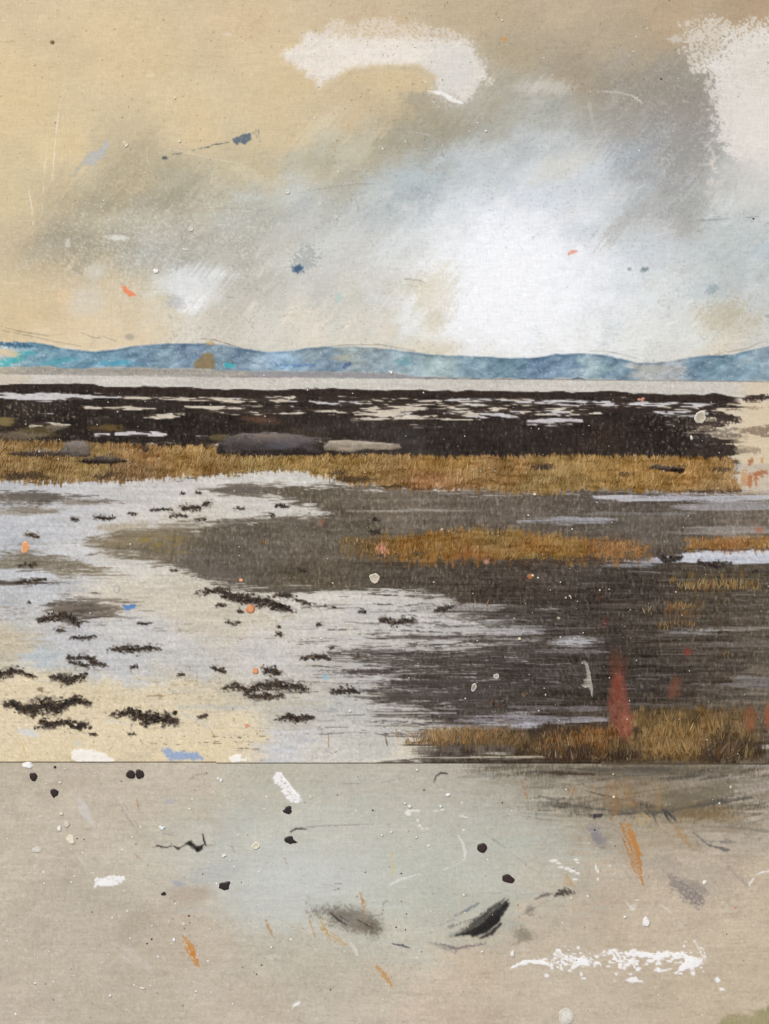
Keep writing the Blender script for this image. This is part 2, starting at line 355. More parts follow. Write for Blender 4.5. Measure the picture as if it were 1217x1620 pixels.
blob(472,425,9,6.5, rgb(70,96,124), a=.95, rid=r, dry=.3)
r = mark('paint_dab', 'small orange dab on the lower left of the sky', 'paint dab', SM)
poly([(191,451),(198,453),(206,461),(214,467),(204,468),(196,464)], rgb(232,142,102), soft=2, rough=1.6, nf=ISO2, dry=.35, a=.95, rid=r)
r = mark('paint_dab', 'small salmon pink dab in the white glow of the sky', 'paint dab', SM)
poly([(897,402),(905,395),(915,396),(912,401),(900,404)], rgb(232,158,132), soft=2, rough=1.6, dry=.5, a=.9, rid=r)
r = mark('paint_dab', 'tiny orange dab high in the brown sky right of the hooked cloud', 'paint dab', SM)
blob(798,62,3,4.5, rgb(222,148,82), a=.95, hard=2, rid=r)
r = mark('paint_dab', 'faint turquoise dab low in the pale sky above the middle hills', 'paint dab', SM)
blob(536,471,4,8, rgb(176,206,202), a=.8, rid=r)
r = mark('paint_dab', 'grey green dab low on the right of the sky', 'paint dab', SM)
blob(1019,427,6,3.5, rgb(122,138,136), a=.85, ang=-20, dry=.4, rid=r); blob(996,426,3,2.5, rgb(140,146,142), a=.7)
r = mark('paint_dab', 'muted blue smudge on the sky near the right edge', 'paint dab', SM)
blob(1128,458,10,6, rgb(146,158,162), a=.7, ang=-40, dry=.4, rid=r)
blob(1125,348,28,2, rgb(150,154,152), a=.6, ang=-4); line([(1175,345),(1200,342)], 3, rgb(120,128,136), a=.8)
blob(1215,500,6,3, rgb(120,130,134), a=.5)
line([(640,441),(665,444),(675,449)], 3, rgb(150,150,142), a=.7, dry=.5)
blob(83,67,3,2.5, rgb(120,92,50), a=.9)
blob(183,376,16,4, rgb(224,224,218), a=.8, dry=.5, ang=4); blob(107,385,4,8, rgb(214,212,204), a=.7, dry=.6)
line([(360,470),(380,470)], 2, rgb(130,120,104), a=.6)
blob(360,55,8,4, rgb(222,208,184), a=.7, dry=.8); blob(238,119,5,4, rgb(226,210,178), a=.7)
for pts, al in [([(97,150),(90,200),(82,292)], .75), ([(75,235),(70,270),(67,336)], .45), ([(45,295),(50,325),(53,356)], .75), ([(108,168),(105,180)], .8), ([(232,232),(234,258)], .4),
                ([(240,230),(280,238),(340,252),(386,260)], .3), ([(20,430),(70,410)], .2)]:
    line(pts, 1.7, rgb(236, 230, 214), a=al, soft=1.2)
# pencil lines about the hill tops
for pts, al in [([(0,516),(30,524),(75,531),(100,530)], .4), ([(0,522),(50,532),(90,541),(130,548)], .4), ([(128,526),(150,535),(165,533),(185,540)], .5), ([(143,549),(150,538)], .5),
    ([(313,535),(340,538),(370,547),(400,555)], .6), ([(930,555),(960,556),(990,562),(1020,571)], .3), ([(1120,562),(1180,552),(1217,536)], .4), ([(480,555),(540,546),(600,545),(660,556)], .4)]:
    line(pts, 1.6, rgb(110, 104, 92), a=al, soft=1.4)
blob(206,533,7,4, rgb(150,150,146), a=.6)

# ================================================================ HILLS, SEA
def smooth1(a, k=9):
    kk = np.hanning(k+2)[1:-1]; kk /= kk.sum(); return np.convolve(np.pad(a, k//2, 'edge'), kk, 'valid').astype(np.float32)
hilltop = smooth1(ci([(-40,543),(0,542),(20,541),(55,541),(80,546),(110,553),(150,556),(185,553),(215,546),(240,545),(300,543),(345,543),(380,550),(410,556),(440,557),(470,553),(500,549),(560,548),(600,550),(640,555),(680,561),(740,563),(800,566),(850,566),(880,560),(920,558),(950,561),(985,568),(1010,574),(1040,574),(1075,568),(1110,563),(1160,561),(1190,553),(1217,547),(1257,545)]), 21)
hillbot = ci([(-40,580),(0,580),(60,581),(120,583),(200,583),(300,585),(420,587),(600,590),(680,597),(800,600),(1000,601),(1257,605)])
seatop = ci([(-40,590),(0,591),(120,592),(250,594),(400,596),(600,598),(700,599),(900,601),(1257,605)])
w = win(-40, 520, 1257, 640); x, y = X[w], Y[w]
d = y-hilltop[None, :]+.5*ISO2[w]+.8*ISO[w]
hc = rbf([(0,560,(150,170,176)),(60,562,(84,134,158)),(110,570,(78,128,156)),(160,572,(92,142,168)),(230,560,(84,122,150)),(260,575,(108,142,166)),(300,560,(84,116,146)),(345,565,(104,132,152)),(390,562,(78,112,140)),(410,575,(112,144,168)),
   (450,575,(112,152,184)),(500,560,(112,136,150)),(520,575,(92,124,150)),(560,560,(128,146,148)),(600,572,(118,142,156)),(640,578,(122,152,166)),(690,580,(128,156,162)),(760,580,(104,140,160)),(800,582,(76,116,140)),(860,575,(78,112,146)),(900,568,(86,122,154)),(930,585,(122,152,164)),
   (980,580,(84,120,144)),(1020,585,(150,156,156)),(1060,585,(142,150,156)),(1100,575,(88,124,150)),(1150,580,(90,130,152)),(1190,570,(110,146,168)),(1217,565,(118,146,162))], w, 10*HF[w], 6*ISO[w], p=2.2, r0=8)
hc = hc*.70+hc.mean(-1, keepdims=True)*.30+.088
hc += (ISO2[w]*.05+DG2[w]*.05+fbm(16, 6, 61, 3)[w]*.05)[..., None]
m = ss(-1, 1.5, d)*ss(2, -2, y-hillbot[None, :]+3*HF[w])
put(w, m, hc, rid=R_HILL)
edge = np.exp(-((d-2.5)/2.2)**2)*ss(-.8, .5, ISO[w]); put(w, edge*.4*m, rgb(70, 96, 120))
put(w, np.exp(-((d+1.5)/1.6)**2)*ss(0, 1, HF[w])*.5, rgb(232, 230, 224))
# strokes on the hill flanks
HCOL = [(84,112,138),(92,134,160),(126,160,178),(172,184,186),(70,110,142),(164,168,160),(110,128,142),(86,98,116)]
for k in range(900):
    x = rng.uniform(-30, 1250); y0 = np.interp(x, xs, hilltop); y1 = np.interp(x, xs, hillbot); y = y0+4+(y1-y0-5)*rng.random()
    a = rng.normal(math.radians(-8 if (int(x/90) % 2) else 14), .35); L = rng.uniform(3, 15)
    line([(x, y), (x+L*math.cos(a), min(y1, max(y0+2, y+L*math.sin(a))))], rng.uniform(1.2, 3), rgb(*HCOL[rng.integers(8)]), a=rng.uniform(.15, .6), dry=.5)
put(w, ss(1.3, 2.3, Gs[w])*m*.4, rgb(196, 202, 202))
for (x, y, rx, ry, an, c, al) in [(22,568,26,7,-20,(60,176,182),.7),(95,572,30,5,-8,(70,160,176),.5),(190,574,30,3,0,(66,158,186),.6),(12,560,22,6,10,(214,196,164),.9),(20,546,30,4,4,(44,84,116),.7),(470,578,26,3,0,(70,110,170),.5),
    (640,573,12,6,0,(104,160,170),.5),(540,566,18,4,0,(184,178,156),.6),(548,578,8,4,-20,(60,80,130),.6),(960,583,20,6,0,(150,176,182),.5),(1040,583,22,8,0,(170,170,162),.5),(1180,572,16,6,-20,(168,182,186),.5)]:
    blob(x, y, rx, ry, rgb(*c), a=al, ang=an, dry=.4, rough=.4, nf=HF)
HP = 'flat patches on the hills'
poly([(308,583),(308,573),(315,566),(321,560),(331,558),(338,560),(340,571),(340,584),(324,584)], rgb(140,122,90), soft=3, rough=.8, nf=ISO2, a=.92, dry=.2, var=[(.03,ISO2)], rid=region('paint_patch', 'square brown ochre patch with a peaked left side on the blue hills', 'paint patch', HP, None, M_PAINT))
blob(333,543,7,3, rgb(196,162,112), a=.7, dry=.4)
poly([(355,573),(364,574),(375,577),(370,582),(356,582)], rgb(70,176,184), soft=2.5, rough=.8, nf=ISO2, a=.9, dry=.25, rid=region('paint_patch', 'small bright turquoise dab on the hills right of the brown patch', 'paint patch', HP, None, M_PAINT))
# far shore strip and sea
w = win(-40, 570, 1257, 640); x, y = X[w], Y[w]
m = ss(-1.5, 1.5, y-hillbot[None, :]+2*HF[w])
put(w, m, rgb(160,156,148)*np.ones_like(C[w])+(HS[w]*.03+Gs[w]*.018)[..., None], rid=R_SHORE)
put(w, m*ss(0, 30, x-380)*ss(800, 650, x)*.6, rgb(140,142,152)); put(w, m*ss(60, 0, x)*.6, rgb(188,178,156))
m = ss(-1.2, 1.2, y-seatop[None, :])
put(w, m, rgb(200,197,190)*np.ones_like(C[w])+(HS[w]*.022+Gs[w]*.014+BIG2[w]*.012)[..., None], rid=R_SEA)
put(w, m*ss(1140, 1200, x+20*ISO[w])*.8, rgb(212,197,174)); put(w, m*ss(70, 10, x+20*ISO[w])*.5, rgb(204,190,164))
line([(0,591),(200,594),(420,597),(700,599),(930,601),(1217,604)], 1.6, rgb(126,122,122), a=.55, taper=False)
for x in np.arange(672, 900, 3.2): line([(x, 599+.002*(x-672)), (x+2, 599)], 2.2, rgb(74,84,100), a=.7)
line([(905,600),(915,598),(925,600)], 3, rgb(72,78,88), a=.9)

# ================================================================ SEAWEED BANK
w = win(-40, 596, 1257, 735); x, y = X[w], Y[w]
wt = ci([(-40,609),(0,609),(100,607),(150,608),(165,613),(190,613),(230,611),(300,614),(345,616),(400,617),(450,617),(500,615),(560,617),(620,618),(700,617),(730,619),(800,618),(830,620),(870,620),(930,621),(970,618),(1000,623),(1100,624),(1130,623),(1150,627),(1257,630)])
gt = ci([(-40,698),(0,699),(60,697),(110,699),(145,700),(220,703),(340,706),(400,718),(520,718),(640,718),(700,721),(800,722),(900,718),(1000,720),(1090,723),(1257,724)])
put(w, ss(-1, 1, y-wt[None, :]-6), rgb(210,198,176)+(HS[w]*.02+BIG2[w]*.02)[..., None], rid=R_CHAN)
wc = rgb(46,39,35)+(BIG2[w]*.022+VS[w]*.014+Gv[w]*.016+HF[w]*.018)[..., None]*np.array((1.1, 1, .95), np.float32)
rend = 1128+22*HF[w]+14*HS2[w]-(y-655)*0+np.where(y < 645, 36, 0)+np.where(y > 695, 40, 0)
m = ss(-1.1, 1.1, y-wt[None, :]+1.6*HF[w])*ss(8, -8, x-rend)
put(w, m, wc, rid=R_WEED)
put(w, m*ss(.9, 2.6, Gs[w]+.4*VS[w]-ss(0, 200, x)*.0)*.35, rgb(116,104,94))
put(w, m*ss(.8, 2.2, Gs[w]+.6*VS[w])*ss(220, 60, x)*.5, rgb(142,128,106))
put(w, m*ss(900, 1120, x)*ss(.6, 2, Gs[w]+ISO[w])*.4, rgb(150,138,122))
put(w, m*ss(655, 690, y)*ss(.2, 1.2, BIG2[w])*.35, rgb(72,72,76))
put(w, m*ss(650, 700, y)*ss(.1, 1.1, -BIG[w])*.3, rgb(78,56,42))
# pale channels: (x0,x1,y,thickness,slope,colour)
CH = [(-40,192,628,12,.01,0),(150,236,622,4,.0,0),(186,420,631,5,.01,1),(300,420,634,9,.03,1),(135,246,646,6,.02,1),(228,292,658,6,-.06,1),(292,420,647,9,.06,1),(330,410,652,6,.03,1),(100,178,660,3,0,1),(48,112,673,6,0,1),(184,264,687,9,.02,0),(150,172,688,5,0,0),
 (308,336,692,5,0,0),(212,345,702,3,.01,1),(60,100,655,4,0,0),
 (395,470,632,9,-.02,1),(488,590,637,9,.04,0),(500,570,629,4,0,1),(572,700,634,7,.0,1),(700,830,633,6,.01,0),(568,680,648,17,.0,1),(560,640,656,9,0,1),(464,592,651,6,.03,1),(676,830,649,13,.01,1),(640,760,658,5,0,1),(556,760,663,3,.01,1),(588,700,675,3,0,1),(640,690,640,6,0,1),(560,640,640,5,0,1),
 (815,1010,637,8,.01,0),(980,1135,640,9,.01,0),(822,950,654,11,0,0),(760,850,655,12,0,0),(1010,1120,654,9,.02,0),(835,920,665,6,0,0),(835,905,671,3,0,0),(930,1000,648,4,.03,0),(1050,1080,672,4,0,0),(1100,1140,648,7,0,1),(420,520,628,2.5,.01,1),(740,780,661,4,0,0)]
HC = .7*HF+.8*fbm(34, 2.6, 81, 3)
for k in range(40):
    xx = rng.uniform(380, 1090); CH.append((xx-rng.uniform(25, 90), xx+rng.uniform(25, 90), rng.uniform(630, 656)-(5 if xx > 900 else 0), rng.uniform(1.2, 4), rng.normal(0, .01), int(rng.random() < .6)))
for x0, x1, yc, th, sl, cc in CH:
    n = 9; t = np.linspace(0, 1, n); mid = (x0+x1)/2
    prof = np.sin(np.pi*np.clip(t, .04, .96))**.6
    top = [(x0+(x1-x0)*q, yc+sl*(x0+(x1-x0)*q-mid)-th*.5*p) for q, p in zip(t, prof)]
    bot = [(x0+(x1-x0)*q, yc+sl*(x0+(x1-x0)*q-mid)+th*.5*p*.85) for q, p in zip(t, prof)][::-1]
    poly(top+bot, rgb(*((202,200,202) if cc == 0 else (208,198,182))), soft=2.0, rough=2.4, nf=HC, var=[(.03,HS),(.014,Gs)], rid=R_CHAN, a=.96)
# dark islands and ribs inside the pale channels
for k in range(300):
    c = CH[rng.integers(len(CH))]; x = rng.uniform(c[0]+8, c[1]-8); y = c[2]+rng.normal(0, c[3]*.42); L = rng.uniform(10, 46)
    if y < 624: continue
    line([(x-L/2, y+rng.normal(0, .8)), (x, y+rng.normal(0, 1)), (x+L/2, y+rng.normal(0, .8))], [1, rng.uniform(2, 5), .8], rgb(56,46,41), a=.92, rough=1, nf=HF, rid=R_WEED)
for (x0, x1, y, t) in [(603,680,634,6),(692,736,638,5),(560,590,637,4),(500,560,645,5),(660,720,650,4),(720,790,645,4),(860,930,638,4),(900,960,646,4),(1030,1070,647,3),(960,1040,650,8),(240,300,640,7),(120,180,634,5),(330,400,640,5),(820,860,660,4),(880,950,660,4),(640,700,655,3),(750,810,653,3)]:
    poly([(x0, y), (x0+(x1-x0)*.3, y-t/2), (x0+(x1-x0)*.7, y-t/2), (x1, y), (x0+(x1-x0)*.6, y+t/2)], rgb(50,41,37), soft=1.5, rough=1.6, nf=HF, rid=R_WEED)
w = win(-40, 604, 1257, 650); x, y = X[w], Y[w]
st = y-wt[None, :]+1.2*HF[w]
m = ss(-1, 1, st)*ss(1.5, -1.5, st-10.5-3.5*HC[w]-3*BIG[w])*ss(1170, 1150, x+14*HF[w])
put(w, m, (rgb(50,40,36)+(Gs[w]*.012+VS[w]*.012)[..., None]), rid=R_WEED)
# right ragged end on bare canvas
EG = 'black seaweed patches on bare cream sand at the right edge'
for lab, pts in [('small black seaweed streak nearest the horizon at the right edge', [(1172,629),(1195,627),(1217,625),(1260,626),(1260,630),(1200,633),(1175,633)]),
    ('black tapering seaweed patch cut by the right edge above the rusty dabs', [(1168,680),(1190,675),(1205,673),(1260,672),(1260,696),(1212,695),(1196,688),(1180,685)]),
    ('brown black seaweed patch just right of the cream paint ring', [(1128,662),(1140,656),(1155,656),(1172,664),(1176,668),(1150,672),(1132,668)]),
    ('ragged black seaweed patch at the right end above the ochre grass', [(1088,712),(1110,702),(1140,698),(1168,704),(1172,716),(1160,724),(1110,724)])]:
    r = region('seaweed_patch', lab, 'seaweed', EG, None, M_PAINT)
    poly(pts, rgb(56,46,42), soft=5, rough=3.5, nf=HF, dry=.4, rid=r, var=[(.02,Gs)], a=.95)
for x, y, rx, ry, al in [(1165,648,18,2,.6),(1190,645,22,2,.8),(1145,684,26,7,.5),(1120,672,22,9,.6),(1185,712,18,5,.6),(1196,715,7,4,.7),(1150,694,34,5,.35)]:
    blob(x, y, rx, ry, rgb(84,72,64), a=al, nf=HF, rough=.5, dry=.5)
# left: olive rubs at the seaweed edge
for x, y, rx, ry, c, al in [(8,667,14,6,(150,132,84),.7),(60,682,26,9,(112,98,62),.6),(30,690,30,6,(140,128,110),.5),(172,678,22,5,(120,96,52),.7),(90,676,14,5,(150,140,120),.5),(410,664,22,6,(130,92,70),.5),(345,692,14,5,(120,104,64),.6)]:
    blob(x, y, rx, ry, rgb(*c), a=al, nf=HF, rough=.5, dry=.4)

# ================================================================ WATER AND MUD (y 740-1207)
w = win(-40, 690, 1257, 1225); x, y = X[w], Y[w]
below = ss(-1, 1, y-gt[None, :]-10)
WP = [(0,770,(190,192,200)),(100,790,(196,196,202)),(250,780,(204,202,203)),(400,760,(206,204,202)),(300,830,(206,200,192)),(60,830,(194,197,206)),(20,860,(184,188,198)),(120,860,(202,203,208)),(200,880,(206,203,200)),(60,920,(190,193,202)),(200,940,(206,199,188)),
 (20,960,(186,188,194)),(300,960,(206,198,186)),(120,1010,(196,197,203)),(20,1020,(196,186,168)),(220,1000,(198,198,201)),(380,980,(204,197,186)),(180,1050,(196,198,204)),(60,1040,(184,192,200)),(40,1090,(221,207,178)),(150,1100,(214,202,174)),(20,1150,(221,207,178)),(200,1160,(221,207,178)),(300,1090,(202,194,176)),
 (330,1120,(206,198,180)),(380,1160,(216,204,176)),(340,1180,(220,204,170)),(300,1050,(196,196,197)),(420,1040,(198,196,196)),(500,1000,(202,199,196)),(520,950,(206,203,199)),(600,960,(204,202,200)),(700,960,(192,190,188)),(450,1120,(192,188,178)),(460,1165,(200,200,204)),(520,1190,(204,202,198)),(420,1190,(200,201,206)),(560,1130,(188,188,186)),(600,1180,(194,193,190)),(640,1195,(206,200,188)),(560,1060,(190,188,186)),(700,1190,(196,192,184)),(40,1195,(220,202,168)),(240,1195,(218,201,168)),
 (950,800,(150,147,146)),(1050,800,(160,160,166)),(1150,790,(176,174,176)),(1150,880,(176,180,190)),(1200,890,(178,182,190)),(860,1000,(150,148,150)),(1200,840,(160,152,140))]
wcol = rbf(WP, w, 18*HF[w]+10*ISO[w], 10*ISO[w], p=2.0, r0=18, asp=1.5)
wcol += (HS[w]*.022+Gs[w]*.016+HF[w]*.012)[..., None]
wcol = wcol*.96+wcol.mean(-1, keepdims=True)*.04
wcol += (fbm(60, 14, 95, 4)[w]*.022)[..., None]
wcol += np.array((.010, .008, -.006), np.float32)
wcol -= .022+.014*ss(.4, 1.2, BIG2[w])[..., None]
put(w, below, wcol, rid=R_POOL)
# bare sand-coloured canvas, bottom left
sandm = ss(-14, 14, sdf([(-60,1056),(20,1058),(90,1072),(120,1090),(190,1092),(230,1080),(290,1082),(330,1100),(380,1125),(412,1160),(420,1180),(410,1215),(-60,1215)], x, y)+18*HF[w]+9*ISO[w]+6*HS2[w])
sandm = sandm*(1-.45*ss(.2, 1.2, HF[w]+.8*BIG2[w]))
put(w, sandm*.72, rgb(221,207,178)+(Gs[w]*.012+ISO[w]*.01)[..., None], rid=R_SAND, thr=.5)
# mud
def mud(pts, c, soft=4, rough=4, nf=None, a=1, **k):
    poly(pts, rgb(*c), soft=soft, rough=rough, nf=nf if nf is not None else HF, a=a, rid=R_MUD, var=[(.016,Gv),(.012,Gs),(.03,HS),(.02,BIG2)], **k)
MUDP = [(345,775),(372,767),(420,769),(500,768),(528,764),(560,768),(640,774),(800,778),(930,776),(1100,778),(1257,780),(1257,1225),(640,1225),(680,1190),(660,1165),(700,1160),(670,1130),(600,1105),(590,1075),(560,1062),(600,1052),(560,1040),(520,1032),(590,1024),(640,1030),(700,1022),(770,1010),(830,1012),(850,1004),(800,992),(730,980),(690,968),(722,952),(700,942),(620,936),(520,934),(450,933),(400,932),(335,922),(300,905),(270,895),(230,886),(170,876),(143,865),(180,850),(250,838),(330,828),(400,822),(440,818),(515,817),(522,811),(490,800),(450,790),(430,782),(400,783),(358,783)]
ms = sdf(MUDP, x, y)
streaky = ss(930, 1000, y)*ss(540, 600, x)*ss(1000, 800, x)
tipz = ss(330, 180, x)*ss(820, 840, y)*ss(900, 880, y)
m = ss(-3-6*streaky-8*tipz, 3+6*streaky+8*tipz, ms+5*HF[w]+2.5*HS[w]+tipz*10*HS2[w]+streaky*(26*HS2[w]+12*HS[w]))*below
mc = rbf([(420,775,(122,115,104)),(600,800,(124,116,106)),(800,800,(112,104,96)),(1000,790,(104,97,93)),(1200,800,(128,120,112)),(250,860,(132,124,108)),(400,870,(112,106,98)),(350,900,(106,100,94)),(560,850,(110,104,94)),(500,910,(106,98,86)),(650,910,(92,86,78)),(800,920,(80,72,66)),(1000,920,(78,71,66)),(1150,940,(88,80,70)),(1000,830,(112,106,100)),(900,960,(76,69,64)),
   (700,1060,(78,71,67)),(850,1080,(72,66,63)),(1000,1080,(72,66,62)),(1150,1060,(84,77,70)),(1200,1000,(104,96,86)),(640,1020,(96,90,86)),(760,1120,(86,79,76)),(900,1160,(76,66,56)),(1050,1180,(70,60,48)),(1200,1180,(110,100,88)),(1215,1080,(120,112,102)),(1130,1000,(86,79,72))], w, 20*HF[w], 8*ISO[w], p=1.8, r0=25, asp=1.6)
mc = mc*np.array((.90, .88, .85), np.float32)-.012+(.02*BIG[w])[..., None]
mc += (HF[w]*.022+HS2[w]*.016)[..., None]
mc += (HS[w]*.035*ss(880, 960, y)+HS[w]*.012+Gv[w]*.014+Gs[w]*.012+VS[w]*.010+BIG2[w]*.02)[..., None]
put(w, m, mc, rid=R_MUD)
ei, ej = np.nonzero(np.abs(ms+3*HF[w]) < 5)
for k in rng.integers(len(ei), size=1100):
    xx, yy = float(x[ei[k], ej[k]]), float(y[ei[k], ej[k]]); L = rng.uniform(6, 42); off = rng.normal(0, 2.5)
    if yy < 768: continue
    dk = rng.random() < .55; cc = mc[ei[k], ej[k]]+rng.normal(0, .03) if dk else wcol[ei[k], ej[k]]+rng.normal(0, .02)
    line([(xx-L/2, yy+off), (xx, yy+off+rng.normal(0, .8)), (xx+L/2, yy+off+rng.normal(0, 1))], rng.uniform(1.2, 3.6), cc, a=rng.uniform(.35, .85), dry=.5, soft=1.8, g=Gh)
put(w, m*ss(.8, 2.2, Gs[w]+.5*VS[w])*.2*ss(760, 700, y-120+40*BIG2[w]), rgb(160,146,122))
put(w, m*ss(1.0, 2.4, Gv[w])*.28, rgb(158,146,128))
# vertical rubs
for k in range(420):
    xx = rng.uniform(260, 1217); yy = rng.uniform(780, 930) if rng.random() < .65 else rng.uniform(930, 1150)
    if R[int((yy-Y0)/CS), int((xx-X0)/CS)] != R_MUD: continue
    L = rng.uniform(5, 26); line([(xx, yy), (xx+rng.normal(0, .6), yy+L)], rng.uniform(1, 2), rgb(*[(156,134,92),(60,52,48),(150,140,124),(120,84,54)][rng.integers(4)]), a=rng.uniform(.12, .35))
# left mud wedges
mud([(-60,772),(0,776),(40,775),(80,778),(108,785),(100,797),(60,803),(30,798),(-60,796)], (120,113,103), soft=10, rough=7, nf=HS2, dry=.25, g=Gh)
mud([(95,788),(130,790),(170,793),(140,797),(100,799)], (138,131,121), soft=5, rough=3, a=.8)
mud([(-20,808),(20,806),(60,806),(86,808),(40,816),(-20,812)], (150,143,130), soft=6, rough=3, a=.75)
mud([(-60,876),(0,876),(40,872),(90,876),(125,886),(148,898),(120,910),(90,916),(60,902),(-60,902)], (134,126,110), soft=14, rough=10, nf=HS2, a=.88, dry=.3, g=Gh)
mud([(-60,918),(10,918),(60,916),(30,924),(-60,926)], (112,104,96), soft=4, rough=3, a=.8)
mud([(84,950),(110,945),(145,950),(178,962),(168,975),(130,985),(100,992),(84,975),(76,965)], (116,107,97), soft=14, rough=10, nf=HS2, a=.78, dry=.3, g=Gh)
mud([(345,772),(372,766),(408,767),(408,782),(365,783)], (116,109,100), soft=4, rough=2)
mud([(150,836),(180,826),(220,824),(265,822),(230,834),(180,842)], (172,160,138), soft=7, rough=3, a=.7)
blob(220,852,60,9, rgb(148,134,104), a=.6, nf=HF, rough=.4, ang=-8)
for k in range(14): blob(rng.uniform(220,300), rng.uniform(852,875), rng.uniform(3,9), rng.uniform(2,4), rgb(144,122,66), a=.5, dry=.4)
def brushed(cx, cy, rx, ry, c, n, L=(20, 60), a=(.3, .8), skew=0):
    for k in range(n):
        u, v = rng.normal(0, .5), rng.normal(0, .5); xx, yy = cx+u*rx, cy+v*ry+skew*u*rx; l = rng.uniform(*L)*(1-.3*min(1, abs(v)))
        line([(xx-l/2, yy+rng.normal(0, .7)), (xx, yy), (xx+l/2, yy+rng.normal(0, .7))], rng.uniform(2, 6), rgb(*c)*.93+rng.normal(0, .035), a=rng.uniform(*a), dry=.5, soft=2, g=Gh, rid=R_MUD, thr=.6)
brushed(124, 964, 40, 22, (96,87,78), 120, (12, 50), (.4, .9)); brushed(150, 960, 60, 18, (128,118,106), 60, (20, 60))
brushed(50, 888, 90, 13, (126,117,102), 60); brushed(120, 904, 60, 9, (138,126,104), 36); brushed(40, 786, 70, 9, (110,103,95), 50); brushed(150, 794, 40, 3, (128,120,110), 14)
brushed(30, 922, 60, 4, (96,88,82), 26); brushed(210, 846, 70, 8, (134,122,100), 40, skew=-.12); brushed(60, 808, 50, 4, (140,130,116), 20); brushed(380, 775, 40, 7, (112,104,96), 26)
brushed(260, 832, 80, 4, (150,140,122), 22, skew=-.14); brushed(400, 826, 120, 5, (116,108,98), 30); brushed(330, 905, 60, 9, (112,104,94), 34, skew=.3); brushed(430, 934, 100, 4, (98,90,80), 26)
# bright glints of water in the mud
def gl(x0, x1, yc, th, c, a=.9, rough=4, soft=5, nf=None):
    mid = (x0+x1)/2; L = x1-x0
    poly([(x0,yc+th*.1),(x0+L*.2,yc-th*.3),(mid,yc-th*.5),(x1-L*.2,yc-th*.35),(x1,yc),(x1-L*.25,yc+th*.4),(mid,yc+th*.5),(x0+L*.25,yc+th*.35)], rgb(*c), soft=soft, rough=rough, nf=HS if nf is None else nf, a=a, rid=R_POOL, thr=.6, dry=.3, g=Gh+.8*HS, var=[(.02,Gs),(.04,HS)])
gl(940,1240,788,14,(186,186,194)); gl(1060,1257,800,16,(160,158,162),.7); gl(820,980,824,10,(160,160,168),.85); gl(1050,1257,840,16,(158,154,150),.6); gl(930,1100,812,6,(130,126,124),.6)
gl(550,760,808,4,(164,158,150),.7,2,3); gl(960,1090,886,12,(166,168,180),.85); gl(1030,1290,882,22,(190,194,204),.98,3,4); gl(1080,1257,874,14,(196,199,208),.95,3); gl(950,1040,893,8,(150,152,160),.7)
gl(845,885,963,4,(168,166,170),.8,2); gl(760,860,1000,14,(186,184,188),.85); gl(870,955,1016,13,(190,190,196),.85,7,9); gl(850,960,1030,5,(140,136,138),.6); gl(1040,1160,998,8,(158,154,156),.7); gl(1100,1217,994,10,(150,144,138),.6)
gl(1140,1257,1080,18,(128,124,126),.65); gl(780,960,1120,12,(130,126,130),.7); gl(720,960,1138,18,(156,154,162),.8); gl(680,880,1148,14,(176,176,186),.8)
gl(700,800,962,10,(176,172,170),.6); gl(640,800,985,12,(196,193,192),.7); gl(1160,1257,1182,10,(176,168,160),.8); gl(700,960,1198,6,(150,144,134),.7)
gl(1120,1257,1020,12,(112,106,100),.6)
# horizontal brush streaks of mud over water and water over mud
for k in range(1300):
    xx = rng.normal(690, 130); yy = rng.uniform(955, 1165)
    if xx < 440 or xx > 1180: continue
    t = (xx-640+ (yy-1060)*.15)/190
    dark = rng.random() < .5+.42*np.tanh(t)
    L = rng.uniform(14, 95)*(1 if abs(t) < 1.2 else .7); cc = (80,74,69) if dark else (190,188,188)
    if not dark and xx > 850: cc = (132,128,130)
    line([(xx-L/2, yy+rng.normal(0, 1)), (xx, yy+rng.normal(0, 1.2)), (xx+L/2, yy+rng.normal(0, 1.5))], rng.uniform(1, 3.6), rgb(*cc)+rng.normal(0, .03), a=rng.uniform(.2, .75), dry=.55, soft=2, g=Gh)
for k in range(900):
    xx = rng.uniform(620, 1217); yy = rng.uniform(890, 1150); L = rng.uniform(20, 120)
    if xx < 760 and yy < 1020: continue
    v = rng.random(); cc = (50,46,43) if v < .55 else ((112,104,98) if v < .92 else (146,142,142))
    line([(xx-L/2, yy), (xx, yy+rng.normal(0, 1.5)), (xx+L/2, yy+rng.normal(0, 2))], rng.uniform(1, 3), rgb(*cc), a=rng.uniform(.15, .5), dry=.5, soft=2, g=Gh)
for k in range(520):  # streaks over the pale water
    xx = rng.uniform(-20, 560); yy = rng.uniform(765, 1170); L = rng.uniform(15, 120)
    i, j = int((yy-Y0)/CS), int((xx-X0)/CS)
    if R[i, j] not in (R_POOL, R_SAND): continue
    v = rng.random(); cc = (170,158,138) if v < .4 else ((222,221,222) if v < .8 else (150,146,146))
    line([(xx-L/2, yy), (xx+L/2, yy+rng.normal(0, 1.5))], rng.uniform(1, 3.2), rgb(*cc), a=rng.uniform(.12, .4), dry=.5, soft=2, g=Gh)
